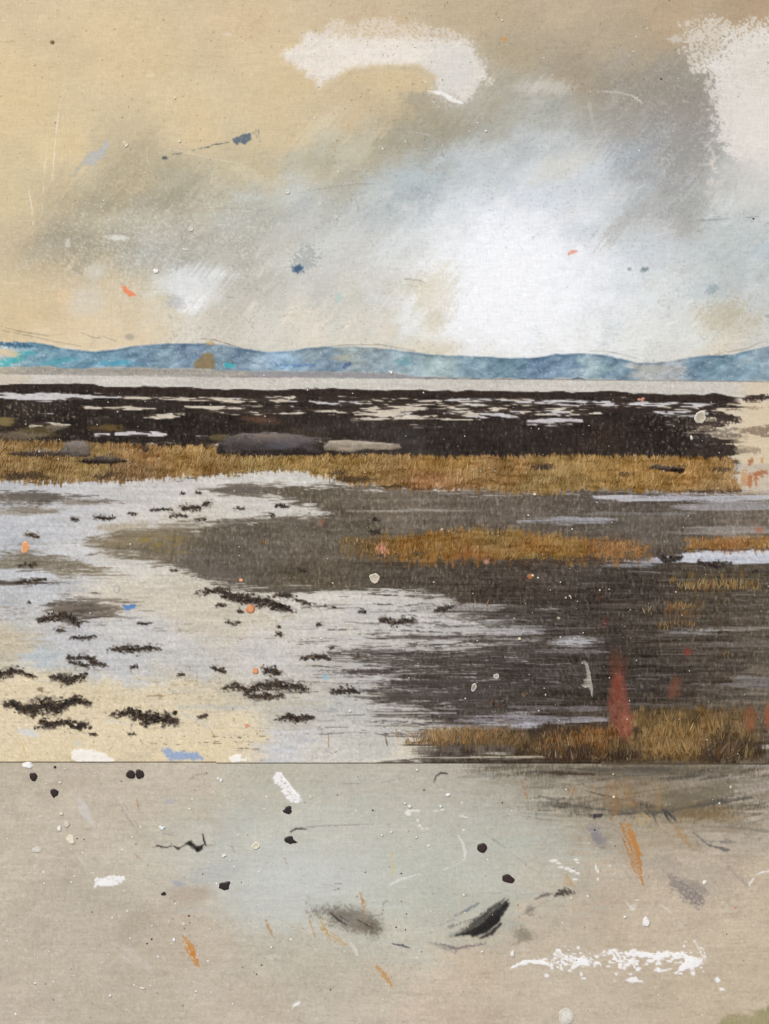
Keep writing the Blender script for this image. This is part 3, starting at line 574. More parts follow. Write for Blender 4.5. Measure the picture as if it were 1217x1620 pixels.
for (xa, xb, ya, yb, n, c) in [(-20,60,960,980,24,(150,132,110)),(-20,60,1008,1026,24,(158,140,116)),(250,300,985,1000,12,(150,138,120)),(230,320,1075,1086,22,(168,146,110)),(220,310,1098,1106,12,(160,136,98)),(270,410,1164,1168,10,(96,82,70)),(255,410,1173,1177,12,(96,82,70)),(300,410,1180,1186,9,(120,104,88)),(380,410,1010,1020,8,(140,128,112)),(390,470,972,982,14,(160,140,104)),(600,700,995,1020,34,(92,86,88)),(470,560,1120,1130,10,(132,124,112))]:
    for k in range(n):
        xx = rng.uniform(xa, xb); yy = rng.uniform(ya, yb); L = rng.uniform(20, 70)
        line([(xx-L/2, yy), (xx+L/2, yy+rng.normal(0, 1.2))], rng.uniform(.9, 2), rgb(*c), a=rng.uniform(.35, .75), dry=.6, g=Gh)
for (x0, y0, x1, y1, wd, c, al) in [(120,1040,60,1046,14,(176,188,198),.5),(70,1150,40,1158,8,(206,210,216),.7),(285,1118,390,1120,20,(176,182,188),.5),(470,1062,520,1060,10,(168,174,180),.4),(560,1120,440,1122,18,(176,178,178),.45),
    (170,1140,210,1146,14,(206,208,210),.5),(290,1128,330,1150,16,(186,190,196),.45),(400,1178,470,1188,18,(196,202,214),.55),(484,1170,500,1170,6,(170,178,200),.5),(520,1126,540,1112,4,(160,172,196),.6)]:
    line([(x0, y0), (x1, y1)], wd, rgb(*c), a=al, soft=8, dry=.3)
for k in range(24): # dark horizontal smudges at the base of the pools
    xx = rng.uniform(560, 800); yy = rng.uniform(1025, 1110); blob(xx, yy, rng.uniform(12, 50), rng.uniform(2, 5), rgb(72,65,62), a=.5, nf=HS, rough=.6, dry=.4)

# ---- grass base colours
def grassband(top, bot, pal, rid, x0, x1, soft=2.5, rough=3, a=1, dk=1):
    w = win(x0-6, min(t[1] for t in top)-8, x1+6, max(t[1] for t in bot)+8); x, y = X[w], Y[w]
    tp = ci(top)[w[1]][None, :]; bt = ci(bot)[w[1]][None, :]
    m = ss(-soft, soft, y-tp+rough*VS[w])*ss(soft, -soft, y-bt+rough*VS[w]+1.5*HF[w])*ss(x0-8, x0+8, x+14*HF[w])*ss(x1+8, x1-8, x+14*HF[w])
    c = rbf(pal, w, 14*HF[w], 4*ISO[w], p=2, r0=8, asp=2)+(VS[w]*.055+HF[w]*.05+Gv[w]*.022+ISO[w]*.05)[..., None]
    c = c+(BIG2[w]*.5+ISO[w]*.5)[..., None]*np.array((.02, 0, -.02), np.float32)+ss(.3, 1.3, -HF[w]+.5*VS[w])[..., None]*np.array((-.12, -.12, -.10), np.float32)*.8
    c = (c*.88+c.mean(-1, keepdims=True)*.12)*dk
    put(w, drym(m*a, .3, VS[w]+.7*ISO2[w]), c, rid=rid, thr=.35)
    return (np.array(top, float), np.array(bot, float))
G1T = [(-40,697),(0,698),(60,696),(110,699),(145,700),(220,704),(340,706),(400,719),(520,719),(640,719),(700,721),(800,722),(900,719),(1000,721),(1090,723),(1160,724),(1170,730)]
G1B = [(-40,762),(0,760),(50,763),(100,765),(150,762),(200,761),(260,757),(300,756),(360,751),(400,748),(430,744),(480,745),(500,751),(520,757),(560,766),(620,770),(650,774),(700,774),(760,776),(800,779),(860,780),(930,777),(1000,775),(1060,778),(1165,778)]
g1 = grassband(G1T, G1B, [(0,710,(156,122,72)),(60,706,(148,114,66)),(150,735,(158,128,74)),(60,745,(150,118,68)),(230,715,(152,112,64)),(200,745,(128,98,62)),(330,730,(152,118,66)),(300,712,(168,132,74)),(420,735,(164,132,72)),(520,730,(168,134,76)),(600,745,(156,122,72)),(700,735,(162,124,66)),(680,760,(152,108,68)),(800,750,(158,118,66)),(900,740,(152,120,66)),(850,765,(146,118,68)),(1000,750,(158,120,62)),(1100,745,(166,124,66)),(1140,760,(172,138,90))], R_G1, -40, 1166, soft=3.5, rough=4)
# bare cream canvas with rusty dabs at the right end
poly([(1165,700),(1180,640),(1260,636),(1260,784),(1180,782),(1160,770),(1172,740)], rgb(214,196,166), soft=14, rough=7, nf=HF, a=.55, rid=R_SAND, thr=.5)
for lab, pts in [('small black seaweed streak', None)]: pass
for x, y, rx, ry, an, c in [(1188,730,4,7,10,(160,98,56)),(1206,729,3,6,0,(176,130,84)),(1205,748,14,6,-15,(164,98,60)),(1186,759,4,10,0,(172,104,64)),(1196,760,3,9,0,(176,112,70)),(1178,756,5,12,0,(190,142,98)),(1160,762,6,12,0,(188,142,92))]:
    blob(x, y, rx, ry, rgb(*c), a=.75, ang=an, dry=.4, rough=.4)
G2T = [(520,856),(600,848),(650,847),(700,839),(760,837),(800,838),(870,844),(900,849),(950,851),(1000,856),(1032,862)]
G2B = [(520,870),(590,880),(620,886),(650,888),(700,889),(760,890),(800,887),(850,884),(900,889),(940,887),(1000,886),(1032,880)]
g2 = grassband(G2T, G2B, [(560,862,(112,92,58)),(620,866,(150,106,48)),(700,862,(162,118,58)),(740,878,(160,106,52)),(780,850,(158,122,62)),(850,865,(166,118,58)),(900,860,(156,118,60)),(950,868,(160,108,60)),(1000,870,(168,116,66)),(860,884,(150,118,56))], R_G2, 556, 1022, soft=7, rough=8, a=.93, dk=.95)
G3T = [(1070,856),(1100,852),(1150,851),(1217,848),(1257,848)]; G3B = [(1070,866),(1100,870),(1150,870),(1217,868),(1257,868)]
g3 = grassband(G3T, G3B, [(1100,860,(154,112,60)),(1150,860,(164,112,64)),(1200,858,(158,118,64))], R_G3, 1082, 1270, soft=4, rough=5)
G4T = [(650,1164),(700,1156),(760,1150),(800,1152),(830,1162),(900,1152),(960,1150),(985,1138),(1010,1125),(1080,1122),(1190,1122),(1210,1140)]
G4B = [(650,1172),(700,1178),(760,1182),(800,1180),(830,1192),(900,1203),(1000,1204),(1200,1205),(1210,1190)]
g4 = grassband(G4T, G4B, [(690,1168,(156,124,80)),(760,1166,(140,106,62)),(800,1165,(120,94,62)),(850,1180,(96,74,46)),(930,1160,(132,92,50)),(900,1195,(88,66,42)),(1000,1190,(104,80,46)),(1060,1160,(132,104,60)),(1100,1140,(118,92,54)),(1050,1190,(128,98,56)),(1140,1160,(112,86,50)),(1150,1195,(84,66,44)),(1190,1150,(112,88,60))], R_G4, 660, 1204, soft=12, rough=10, dk=.94)
for (xa, xb, ya, yb, n, c) in [(860,1000,1186,1202,30,(52,40,30)),(1120,1200,1150,1203,26,(58,48,38)),(830,900,1150,1170,16,(60,50,42)),(960,1010,1150,1195,14,(58,46,36)),(660,830,1182,1190,12,(110,100,90)),(1010,1100,1125,1150,12,(80,66,44))]:
    for k in range(n): blob(rng.uniform(xa, xb), rng.uniform(ya, yb), rng.uniform(4, 14), rng.uniform(3, 9), rgb(*c), a=.55, nf=VS, rough=.5, dry=.3)
for x, y, rx, ry in [(20,755,26,5),(55,752,30,6),(170,752,26,4),(862,738,17,3),(940,884,24,3),(830,890,60,3),(1120,777,40,3),(560,758,26,4),(535,748,14,3),(620,770,18,2.5),(660,773,14,2.5),(990,748,12,3),(1140,742,16,3),(1070,738,18,2)]:
    blob(x, y, rx, ry, rgb(66,52,42), a=.75, nf=HF, rough=.5, dry=.4)
for x0, x1, y in [(810,950,887),(1090,1217,869),(560,700,891),(880,950,881),(1060,1180,934)]:
    line([(x0, y), ((x0+x1)/2, y+1), (x1, y)], 4, rgb(58,48,42), a=.65, rough=1.5, nf=HF)
# cream sliver above the seam on the right
line([(640,1199),(760,1198),(860,1197)], 3, rgb(196,184,164), a=.7, dry=.5)

for xa, xb, ya, yb, n, cols in [(1010,1200,1125,1172,150,[(150,118,70),(128,98,58),(96,76,50)]),(1030,1115,1168,1200,90,[(150,120,74),(120,92,56)]),(850,960,1158,1200,110,[(150,104,58),(110,80,50),(70,56,42)]),(665,830,1152,1178,120,[(160,126,78),(138,104,66),(110,86,62)]),
    (1060,1205,908,936,110,[(150,118,62),(120,96,58),(98,84,62)]),(1050,1115,948,975,60,[(146,104,60),(110,88,62)]),(1050,1160,975,1000,50,[(96,80,58),(84,72,60)]),(540,600,850,872,50,[(130,106,64),(112,96,72)]),(1090,1217,852,872,70,[(156,108,64),(140,104,60)]),(535,640,850,880,110,[(146,114,64),(120,98,66),(104,92,72)]),(950,1035,860,886,90,[(150,112,66),(116,92,64)]),(1000,1080,866,880,40,[(140,104,66),(96,84,72)]),(560,1010,880,893,150,[(140,108,60),(84,70,56),(70,60,54)]),(960,1217,1100,1130,60,[(84,72,56),(98,82,60)])]:
    for k in range(n):
        xx, yy = rng.uniform(xa, xb), rng.uniform(ya, yb); L = rng.uniform(6, 20)*(yb-ya)/40+4; c = cols[rng.integers(len(cols))]
        line([(xx, yy+L/2), (xx+rng.normal(0, 1), yy), (xx+rng.normal(1, 2.5), yy-L/2)], rng.uniform(1.6, 4.5), rgb(*c)+rng.normal(0, .03), a=rng.uniform(.25, .7), dry=.5, soft=2.6)
for k in range(420):   # mud colour cutting into bank edges, and dark undershade painted along the long bank's foot
    which = rng.integers(3); xx = rng.uniform(560, 1016) if which < 2 else rng.uniform(-20, 1160)
    yy = (np.interp(xx, *np.array(G2T).T)+rng.normal(-2, 3)) if which == 0 else ((np.interp(xx, *np.array(G2B).T)+rng.normal(0, 3)) if which == 1 else np.interp(xx, *np.array(G1B).T)+rng.normal(-1, 2.5))
    c = (92,85,76) if which == 0 else (70,60,52) if which == 1 else ((78,64,50) if rng.random() < .6 else (140,112,72))
    L = rng.uniform(2, 7); line([(xx, yy+L/2), (xx+rng.normal(.5, 1), yy-L/2)] if rng.random() < .5 else [(xx-L*1.5, yy), (xx+L*1.5, yy+rng.normal(0, 1))], rng.uniform(1.5, 4), rgb(*c)+rng.normal(0, .02), a=rng.uniform(.3, .8), dry=.5, soft=2)
for k in range(70):
    xx = rng.choice([rng.uniform(560, 680), rng.uniform(940, 1024), rng.uniform(700, 940)], p=[.45, .35, .2]); yy = rng.uniform(872, 890) if xx < 700 else (rng.uniform(850, 888) if xx > 940 else rng.uniform(884, 892)); L = rng.uniform(10, 46)
    line([(xx-L/2, yy), (xx, yy+rng.normal(0, 1)), (xx+L/2, yy+rng.normal(0, 1))], rng.uniform(1.5, 4.5), rgb(84,76,66)+rng.normal(0, .03), a=rng.uniform(.3, .8), dry=.6, soft=2.5, g=Gh)
# ---- boulders (each its own raised passage of paint)
BG = 'boulders lying between the seaweed and the grass'
def boulder(label, pts, base, lights, shade=None, hh=.0012):
    r = region('boulder', label, 'boulder', BG, None, M_PAINT)
    poly(pts, rgb(*base), soft=2, rough=1.6, nf=HF, rid=r, var=[(.03,ISO2),(.03,HF),(.02,Gs)], h=hh)
    P_ = np.array(pts); w_ = win(P_[:,0].min()-4, P_[:,1].min()-4, P_[:,0].max()+4, P_[:,1].max()+4); y0_, y1_ = P_[:,1].min(), P_[:,1].max(); x0_, x1_ = P_[:,0].min(), P_[:,0].max()
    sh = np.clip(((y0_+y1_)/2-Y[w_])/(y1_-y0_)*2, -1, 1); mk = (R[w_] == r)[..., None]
    C[w_] += mk*(sh*.12-.01+np.exp(-((Y[w_]-y0_-3)/3.0)**2)*.05-np.abs((X[w_]-(x0_+x1_)/2)/(x1_-x0_)*2)**3*.05+fbm(9, 4, 91, 3)[w_]*.05)[..., None]  # light and shade painted in: paler top and rim, darker base and ends
    for a in lights: blob(a[0], a[1], a[2], a[3], rgb(*a[4]), a=a[5], ang=a[6] if len(a) > 6 else 0, dry=.35, rough=.5, nf=HF)
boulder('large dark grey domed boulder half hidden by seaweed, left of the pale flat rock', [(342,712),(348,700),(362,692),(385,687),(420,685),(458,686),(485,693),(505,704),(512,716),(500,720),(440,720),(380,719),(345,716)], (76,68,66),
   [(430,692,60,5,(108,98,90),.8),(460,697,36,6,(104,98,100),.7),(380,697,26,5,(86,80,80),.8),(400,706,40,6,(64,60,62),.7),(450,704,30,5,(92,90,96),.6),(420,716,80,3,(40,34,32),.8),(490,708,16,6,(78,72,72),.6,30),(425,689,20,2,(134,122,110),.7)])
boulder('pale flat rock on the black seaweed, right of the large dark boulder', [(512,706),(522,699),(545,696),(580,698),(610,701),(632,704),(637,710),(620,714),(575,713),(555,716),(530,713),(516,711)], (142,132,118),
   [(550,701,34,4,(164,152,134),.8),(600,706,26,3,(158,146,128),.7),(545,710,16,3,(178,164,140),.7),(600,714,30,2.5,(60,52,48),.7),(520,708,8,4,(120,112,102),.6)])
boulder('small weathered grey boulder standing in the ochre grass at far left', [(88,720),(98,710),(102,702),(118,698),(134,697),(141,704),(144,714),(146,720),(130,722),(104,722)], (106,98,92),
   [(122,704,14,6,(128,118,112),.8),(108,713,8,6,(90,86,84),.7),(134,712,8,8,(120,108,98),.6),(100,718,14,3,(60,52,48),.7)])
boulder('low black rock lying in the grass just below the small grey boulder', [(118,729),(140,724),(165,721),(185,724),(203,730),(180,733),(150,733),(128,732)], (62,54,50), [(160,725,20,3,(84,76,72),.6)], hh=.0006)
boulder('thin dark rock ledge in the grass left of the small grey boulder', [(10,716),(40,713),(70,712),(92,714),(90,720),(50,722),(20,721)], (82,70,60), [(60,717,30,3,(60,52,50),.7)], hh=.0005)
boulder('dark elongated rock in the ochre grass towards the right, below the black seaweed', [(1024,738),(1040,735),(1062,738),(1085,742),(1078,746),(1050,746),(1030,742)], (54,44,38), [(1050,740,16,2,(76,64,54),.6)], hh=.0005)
for x, y, rx, ry in [(230,711,5,4),(862,739,15,3)]: blob(x, y, rx, ry, rgb(58,48,44), a=.9, rough=.4)

# ---- red smears
RS = 'translucent rust red smears on the dark mud'
r = mark('paint_smear', 'tall rust red teardrop smear of paint standing on the bottom right grass', 'paint smear', RS)
blob(976,1058,13,24, rgb(104,60,46), a=.6, dry=.3, hard=.9)
poly([(966,1090),(972,1070),(980,1062),(986,1072),(994,1100),(1001,1130),(1002,1155),(994,1168),(985,1172),(975,1160),(966,1140),(962,1115)], rgb(140,80,63), soft=12, rough=2.2, nf=ISO, a=.68, dry=.35, var=[(.03,ISO2),(.02,Gs)], rid=r)
blob(976,1088,8,24, rgb(120,62,48), a=.6, ang=0, dry=.3); blob(990,1148,9,18, rgb(166,104,86), a=.45)
r = mark('paint_smear', 'smaller rust red oval smear to the right of the tall teardrop', 'paint smear', RS)
poly([(1056,1092),(1060,1078),(1070,1070),(1077,1078),(1076,1094),(1070,1104),(1060,1108),(1055,1102)], rgb(132,78,60), soft=12, rough=1.8, nf=ISO, a=.55, dry=.3, rid=r)
r = mark('paint_smear', 'faint rust red patch among the grass close to the right edge', 'paint smear', RS)
poly([(1179,1122),(1190,1119),(1197,1132),(1196,1150),(1186,1156),(1180,1145)], rgb(136,84,58), soft=11, rough=2, nf=ISO, a=.6, dry=.3, rid=r)
r = mark('paint_smear', 'faint rust red smear cut by the right edge', 'paint smear', RS)
blob(1217,1130,7,18, rgb(148,88,58), a=.75, rid=r)
r = mark('paint_smear', 'small rust red dot above the red oval smear', 'paint smear', RS)
blob(1088,1031,6,8, rgb(124,64,50), a=.75, dry=.4, rid=r)
blob(957,984,3,7, rgb(112,58,50), a=.6); blob(949,945,3,5, rgb(110,60,50), a=.4); blob(1201,838,6,5, rgb(168,112,84), a=.7, dry=.4); blob(508,826,4,5, rgb(150,92,70), a=.7, dry=.5)
blob(604,869,11,6, rgb(214,150,130), a=.95, ang=25, dry=.55, rid=mark('paint_dab', 'salmon pink dry dab at the left end of the middle grass bank', 'paint dab', 'pink and blue dabs'))
blob(770,888,4,4, rgb(200,150,128), a=.8, dry=.4)
# blue and other dabs on the flats
DB = 'pink and blue dabs'
poly([(194,957),(205,959),(216,955),(213,962),(200,965)], rgb(92,134,190), soft=3, rough=2, nf=ISO2, dry=.3, rid=mark('paint_dab', 'small cobalt blue dab on the pale water at left', 'paint dab', DB))
poly([(257,1186),(268,1184),(285,1190),(312,1192),(325,1200),(300,1202),(270,1202),(260,1196)], rgb(146,166,202), soft=5, rough=3, nf=ISO2, dry=.2, a=.9, rid=mark('paint_smear', 'soft blue smear on the sand resting on the canvas seam', 'paint smear', DB))
blob(515,1071,4,4, rgb(134,186,206), a=.9, rid=mark('paint_dab', 'tiny turquoise dab on the water below the small round seaweed', 'paint dab', DB))
blob(46,1160,16,5, rgb(206,211,218), a=.8, ang=12, dry=.3); blob(125,1176,4,5, rgb(206,208,200), a=.6)
blob(225,1194,26,10, rgb(200,188,164), a=.6, ang=-12, dry=.3); blob(391,1148,4,3, rgb(226,160,140), a=.7)
for pts, c, al, wd in [([(96,1160),(98,1175)],(196,160,100),.5,3),([(32,1170),(38,1185),(42,1200)],(204,172,116),.5,3),([(335,1157),(340,1166)],(160,120,76),.85,5),([(520,1163),(520,1182)],(168,122,66),.85,3.5),([(610,1166),(613,1180)],(92,62,50),.9,4.5),([(626,1148),(628,1160),(631,1175)],(162,122,74),.8,2.5),([(644,1160),(652,1162),(656,1172)],(168,112,66),.8,3),
    ([(514,1186),(526,1192),(542,1184)],(130,130,136),.7,2),([(568,1178),(576,1175)],(120,126,150),.6,2),([(555,975),(557,1005)],(204,190,160),.6,4),([(312,1060),(312,1074)],(120,80,56),.8,2),([(300,1050),(301,1062)],(150,110,80),.5,2)]:
    line(pts, wd, rgb(*c), a=al, dry=.3)
for x, y, rr in [(185,932,5),(189,980,3),(176,1010,2.5)]:
    t = np.linspace(0, 6.3, 10); line([(x+rr*math.cos(q), y+rr*math.sin(q)*1.1) for q in t], 1.3, rgb(128,134,144), a=.7, taper=False)
line([(208,1150),(212,1140),(207,1152),(212,1160)], 1.3, rgb(120,110,100), a=.6)
# bright spots of white near the seam
WG = 'white paint splashes'
poly([(112,1190),(118,1185),(140,1186),(155,1188),(168,1192),(180,1202),(176,1206),(122,1206),(113,1200)], rgb(238,234,226), soft=2, rough=2, nf=ISO2, rid=mark('paint_splash', 'flat white paint splash on the sand just above the seam at left', 'paint splash', WG), h=.0004)
poly([(363,1200),(372,1193),(384,1192),(380,1200),(390,1203),(370,1206)], rgb(240,238,232), soft=2, rough=2, nf=ISO2, rid=mark('paint_splash', 'small ragged white splash on the seam right of the blue smear', 'paint splash', WG), h=.0004)
line([(388,1196),(389,1204)], 3, rgb(240,238,232), a=.9)
# smooth dark accents in the right pool
for pts in ([(1040,879),(1052,886),(1066,884),(1080,880),(1070,889),(1050,890)], [(1120,894),(1135,890),(1150,893),(1140,897),(1125,897)]):
    poly(pts, rgb(50,42,40), soft=2, rough=2, nf=HF, a=.95)

BACK = .0016
# ---------------------------------------------------------------- strokes as geometry
def back(y, x): return np.where(y > SEAM(x), BACK, 0.0)
def blades(name, bx, by, L, ang, wd, col, mat=M_PAINT, parent=None, lift=(.0009, .0022), bend=.2, coltip=None, seed=0):
    """tapered strokes from (bx,by), length L, direction ang (radians, 0 = right, -pi/2 = up)"""
    r = np.random.default_rng(seed+len(bx)); n = len(bx)
    dx, dy = np.cos(ang), np.sin(ang); px, py = -dy, dx
    bd = r.normal(0, bend, n)*L
    mx, my = bx+dx*L*.5+px*bd*.5, by+dy*L*.5+py*bd*.5
    tx, ty = bx+dx*L+px*bd, by+dy*L+py*bd
    hw = wd/2; z = -r.uniform(*lift, n)+back(by, bx)
    pts = [(bx-px*hw*.7, by-py*hw*.7), (bx+px*hw*.7, by+py*hw*.7), (mx+px*hw, my+py*hw), (mx-px*hw, my-py*hw), (tx, ty)]
    V = np.stack([np.stack([PX(a), z, PZ(b)], 1) for a, b in pts], 1).reshape(-1, 3)
    b0 = np.arange(n)*5
    F = np.concatenate([np.stack([b0, b0+1, b0+2], 1), np.stack([b0, b0+2, b0+3], 1), np.stack([b0+3, b0+2, b0+4], 1)])
    Cc = np.repeat(col, 5, 0).reshape(n, 5, 3).copy()
    if coltip is not None: Cc[:, 4] = coltip; Cc[:, 2:4] = (col[:, None]+coltip[:, None])/2
    if name is None: return V, F, Cc.reshape(-1, 3)
    return mesh_arrays(name, V, F, np.clip(Cc.reshape(-1, 3), .02, .98), mat, parent)
def flecks(cx, cy, rx, ry, ang, col, k=7, irr=.35, lift=(.0009, .002), r=None):
    r = r or rng; n = len(cx)
    t = np.linspace(0, 2*np.pi, k, endpoint=False)[None, :]+r.normal(0, .15, (n, k))
    q = 1+r.normal(0, irr, (n, k)); q = np.clip(q, .35, 1.9)
    ux = np.cos(t)*q*rx[:, None]; uy = np.sin(t)*q*ry[:, None]
    ca, sa = np.cos(ang)[:, None], np.sin(ang)[:, None]
    ox = cx[:, None]+ux*ca-uy*sa; oy = cy[:, None]+ux*sa+uy*ca
    z = -r.uniform(*lift, n)+back(cy, cx)
    V = np.zeros((n, k+1, 3)); V[:, 0] = np.stack([PX(cx), z-.0003, PZ(cy)], 1)
    V[:, 1:, 0] = PX(ox); V[:, 1:, 1] = z[:, None]; V[:, 1:, 2] = PZ(oy)
    b0 = (np.arange(n)*(k+1))[:, None]; i = np.arange(k)[None, :]
    F = np.stack([np.broadcast_to(b0, (n, k)), b0+1+(i+1) % k, b0+1+i], 2).reshape(-1, 3)
    return V.reshape(-1, 3), F, np.repeat(col, k+1, 0)
def join(parts):
    off = 0; VV, FF, CC = [], [], []
    for V, F, Cc in parts: VV.append(V); FF.append(F+off); CC.append(Cc); off += len(V)
    return np.concatenate(VV), np.concatenate(FF), np.clip(np.concatenate(CC), .02, .98)


# ---- seaweed clumps
SG = 'dark seaweed clumps on the pale water and sand'
WPAL = np.array([(40,34,32),(58,48,42),(74,62,50),(96,82,60),(52,52,52),(84,66,54)], float)/255
F5 = fbm(8, 4.5, 71, 3); F6 = fbm(4, 3, 75, 2)
def clump(label, spine, n=None, cols=(6,5,3,1,2,1), thin=.55, wisp=.4, seed=0, group=SG, name='seaweed_clump'):
    r = np.random.default_rng(seed+int(spine[0][0]*13+spine[0][1]*7)); P = np.array(spine, float)
    if len(P) == 1: P = np.repeat(P, 2, 0)
    seg = np.hypot(*(P[1:, :2]-P[:-1, :2]).T); t = np.concatenate([[0], np.cumsum(seg)]); rad0 = P[:, 2].mean()
    area = (seg.sum()+rad0*2)*rad0*2
    m0 = int(max(3, seg.sum()/5))
    base = (WPAL*np.array(cols)[:, None]).sum(0)/sum(cols)
    rid = region(name, label, 'seaweed', group, None, M_PAINT)
    pts = [tuple(p) for p in P[:, :2]]
    line(pts, P[:, 2]*2.1, base*1.0+.14, a=.3, soft=rad0*1.6+1.5, rough=rad0*1.1, nf=F5, dry=.6, taper=False)
    line([(p[0], p[1]+rad0*.5) for p in P], P[:, 2]*1.0, base+.08, a=.5, soft=rad0+1.5, rough=rad0*.5, nf=HF, dry=.4, taper=False)
    line(pts, P[:, 2]*.9, base+.03, a=.9, soft=1.6+rad0*.15, rough=rad0*.5, nf=F5+1.0*F6, dry=.2, taper=False, rid=rid, h=.0002)
    line(pts, P[:, 2]*.8, base+.07, a=.6, soft=1.5+rad0*.3, rough=rad0*.6, nf=F6, dry=.5, taper=False)
    for k in range(int(area/17)+3):     # broken blots around the core
        u = r.uniform(0, t[-1]); x = np.interp(u, t, P[:, 0])+r.normal(0, rad0*.9); y = np.interp(u, t, P[:, 1]); rad = np.interp(u, t, P[:, 2])
        y += r.normal(0, .62)*rad; c = WPAL[r.choice(6, p=np.array(cols)/sum(cols))]*(1+.25*r.normal())
        blob(x, y, rad*r.uniform(.12, .55)+.6, rad*r.uniform(.08, .3)+.6, np.clip(c, .08, .5), a=r.uniform(.5, .95), ang=r.normal(0, 25), nf=F5, rough=.5, dry=.3, rid=rid if r.random() < .6 else None, hard=1.6)
    # crisp flecks and a few fronds laid on top
    n = int(max(5, area*.085))
    u = r.uniform(0, t[-1], n); x = np.interp(u, t, P[:, 0]); y = np.interp(u, t, P[:, 1]); rad = np.interp(u, t, P[:, 2])
    x = x+r.normal(0, .6, n)*rad; y = y+r.normal(0, .5, n)*rad
    rx = r.uniform(.6, 1.9, n)*np.clip(rad/5, .6, 1.2); ry = rx*r.uniform(.35, .8, n)
    q = REG[rid]['extra']
    q.append(flecks(x, y, rx, ry, r.normal(0, .6, n), WPAL[r.choice(6, n, p=np.array(cols)/sum(cols))]+r.normal(0, .02, (n, 1)), k=6, r=r))
    m = max(2, int(n*.22)); u2 = r.uniform(0, t[-1], m); rad2 = np.interp(u2, t, P[:, 2])
    x2 = np.interp(u2, t, P[:, 0])+r.normal(0, .4, m)*rad2; y2 = np.interp(u2, t, P[:, 1])+r.normal(0, .4, m)*rad2
    an = r.uniform(-math.pi, math.pi, m)*.5+r.choice([0, math.pi], m)
    q.append(blades(None, x2, y2, r.uniform(.4, 1.1, m)*rad2+1.5, an, r.uniform(.8, 1.6, m), WPAL[r.choice(6, m)], bend=.35, seed=seed))
clump('long brown seaweed clump trailing from the mud tip towards the orange drop', [(314,937,3),(332,936,4),(350,932,5),(362,942,8),(380,947,8),(400,948,7),(425,954,7),(445,960,7),(458,963,4)])
clump('short dark seaweed strip above the right end of the long brown clump', [(432,941,3),(448,942,5),(466,943,3)])
clump('thin dotted seaweed line trailing right of the short dark strip', [(466,948,2),(482,953,4),(490,956,3)], seed=2)
clump('small seaweed scrap tucked under the long brown clump', [(343,957,3),(356,957,3)])
clump('small dark scrap beside the orange drop', [(378,967,3),(384,967,2.5)])
clump('faint brown seaweed scrap below the orange drop', [(357,984,2.5),(372,987,3),(382,983,2.5)])
clump('dark seaweed heap on the brown mud patch at left', [(62,980,4),(80,978,6),(98,975,7),(112,976,5),(125,990,3)])
clump('small dark mark under the brown mud patch', [(90,997,2.5),(102,997,3)])
clump('narrow seaweed sliver below the brown mud patch', [(112,1009,2.5),(132,1008,4),(150,1006,3)])
clump('brown seaweed strip in the middle of the pale water at left', [(176,1028,3),(200,1026,6),(218,1028,6),(238,1025,4),(252,1027,2.5)])
clump('open ring of seaweed left of the brown strip', [(108,1040,4),(122,1040,4),(138,1040,4),(145,1046,7),(160,1051,4),(170,1052,2)], seed=5)
clump('lower rim of the open seaweed ring', [(112,1047,3),(126,1052,4),(140,1053,4)], seed=6)
clump('black seaweed clump cut by the left edge', [(-12,1068,7),(4,1067,7),(18,1062,6),(32,1062,4),(44,1067,4),(54,1070,2)])
clump('black seaweed clump between the left edge and the open ring', [(84,1073,4),(96,1070,6),(108,1078,8),(122,1071,6),(136,1067,4)])
clump('small dark dot of seaweed below the brown strip', [(209,1055,3),(218,1054,3)])
clump('small arrow shaped brown scrap at centre left', [(336,1056,2.5),(347,1060,4),(356,1063,4)])
clump('tiny brown scrap left of the arrow shaped one', [(282,1068,3),(290,1067,3)])
clump('largest black seaweed mass on the sand at bottom left', [(10,1114,5),(24,1114,5),(38,1120,9),(56,1120,11),(76,1112,11),(92,1120,11),(104,1112,8),(118,1107,6),(132,1110,4),(142,1113,3)], n=560)
clump('long thin seaweed strip just below the largest black mass', [(66,1140,4),(78,1147,8),(92,1142,6),(106,1143,5),(122,1149,6),(138,1146,6)])
clump('ragged black seaweed clump in the middle of the bare sand', [(176,1130,3),(190,1132,5),(206,1124,5),(214,1130,9),(230,1136,9),(246,1134,8),(262,1138,9),(278,1141,6)], n=380)
clump('downward spike of seaweed under the ragged sand clump', [(230,1140,4),(231,1148,3)])
clump('tiny scrap of seaweed on the sand near the seam', [(143,1161,3),(150,1162,2.5)])
clump('tiny scrap of seaweed right of the sand clump', [(204,1162,2.5),(212,1161,2.5)])
clump('small dark scrap left of the thin strip on the sand', [(57,1151,3),(62,1150,2)])
clump('small brown scrap between sand and water at centre', [(316,1134,3),(327,1132,3)])
clump('wide feathery seaweed drift below the small orange drop', [(356,1089,3),(372,1086,5),(392,1092,6),(410,1086,6),(430,1082,8),(450,1086,7),(470,1086,6),(486,1090,3)], cols=(4,5,4,3,4,2))
clump('lower strand of the wide feathery drift', [(386,1099,4),(404,1101,5),(426,1102,6),(448,1100,3)], cols=(3,5,4,3,4,2))
clump('small brown seaweed mound right of the turquoise dab', [(524,1094,3),(542,1093,6),(556,1093,5),(570,1097,2.5)])
clump('dark spiky seaweed strip above the lower seam at centre', [(442,1138,3),(456,1134,5),(470,1138,6),(484,1135,5),(496,1136,3)])
clump('brown mound of seaweed with a tail left of the dark streaked mud', [(474,1043,2),(488,1039,4),(500,1038,5.5),(514,1039,4),(522,1042,2)])
clump('curved dark seaweed strand on the bright water at centre', [(602,983,3),(612,980,4),(622,986,5),(636,982,5),(650,981,4),(658,980,2)])
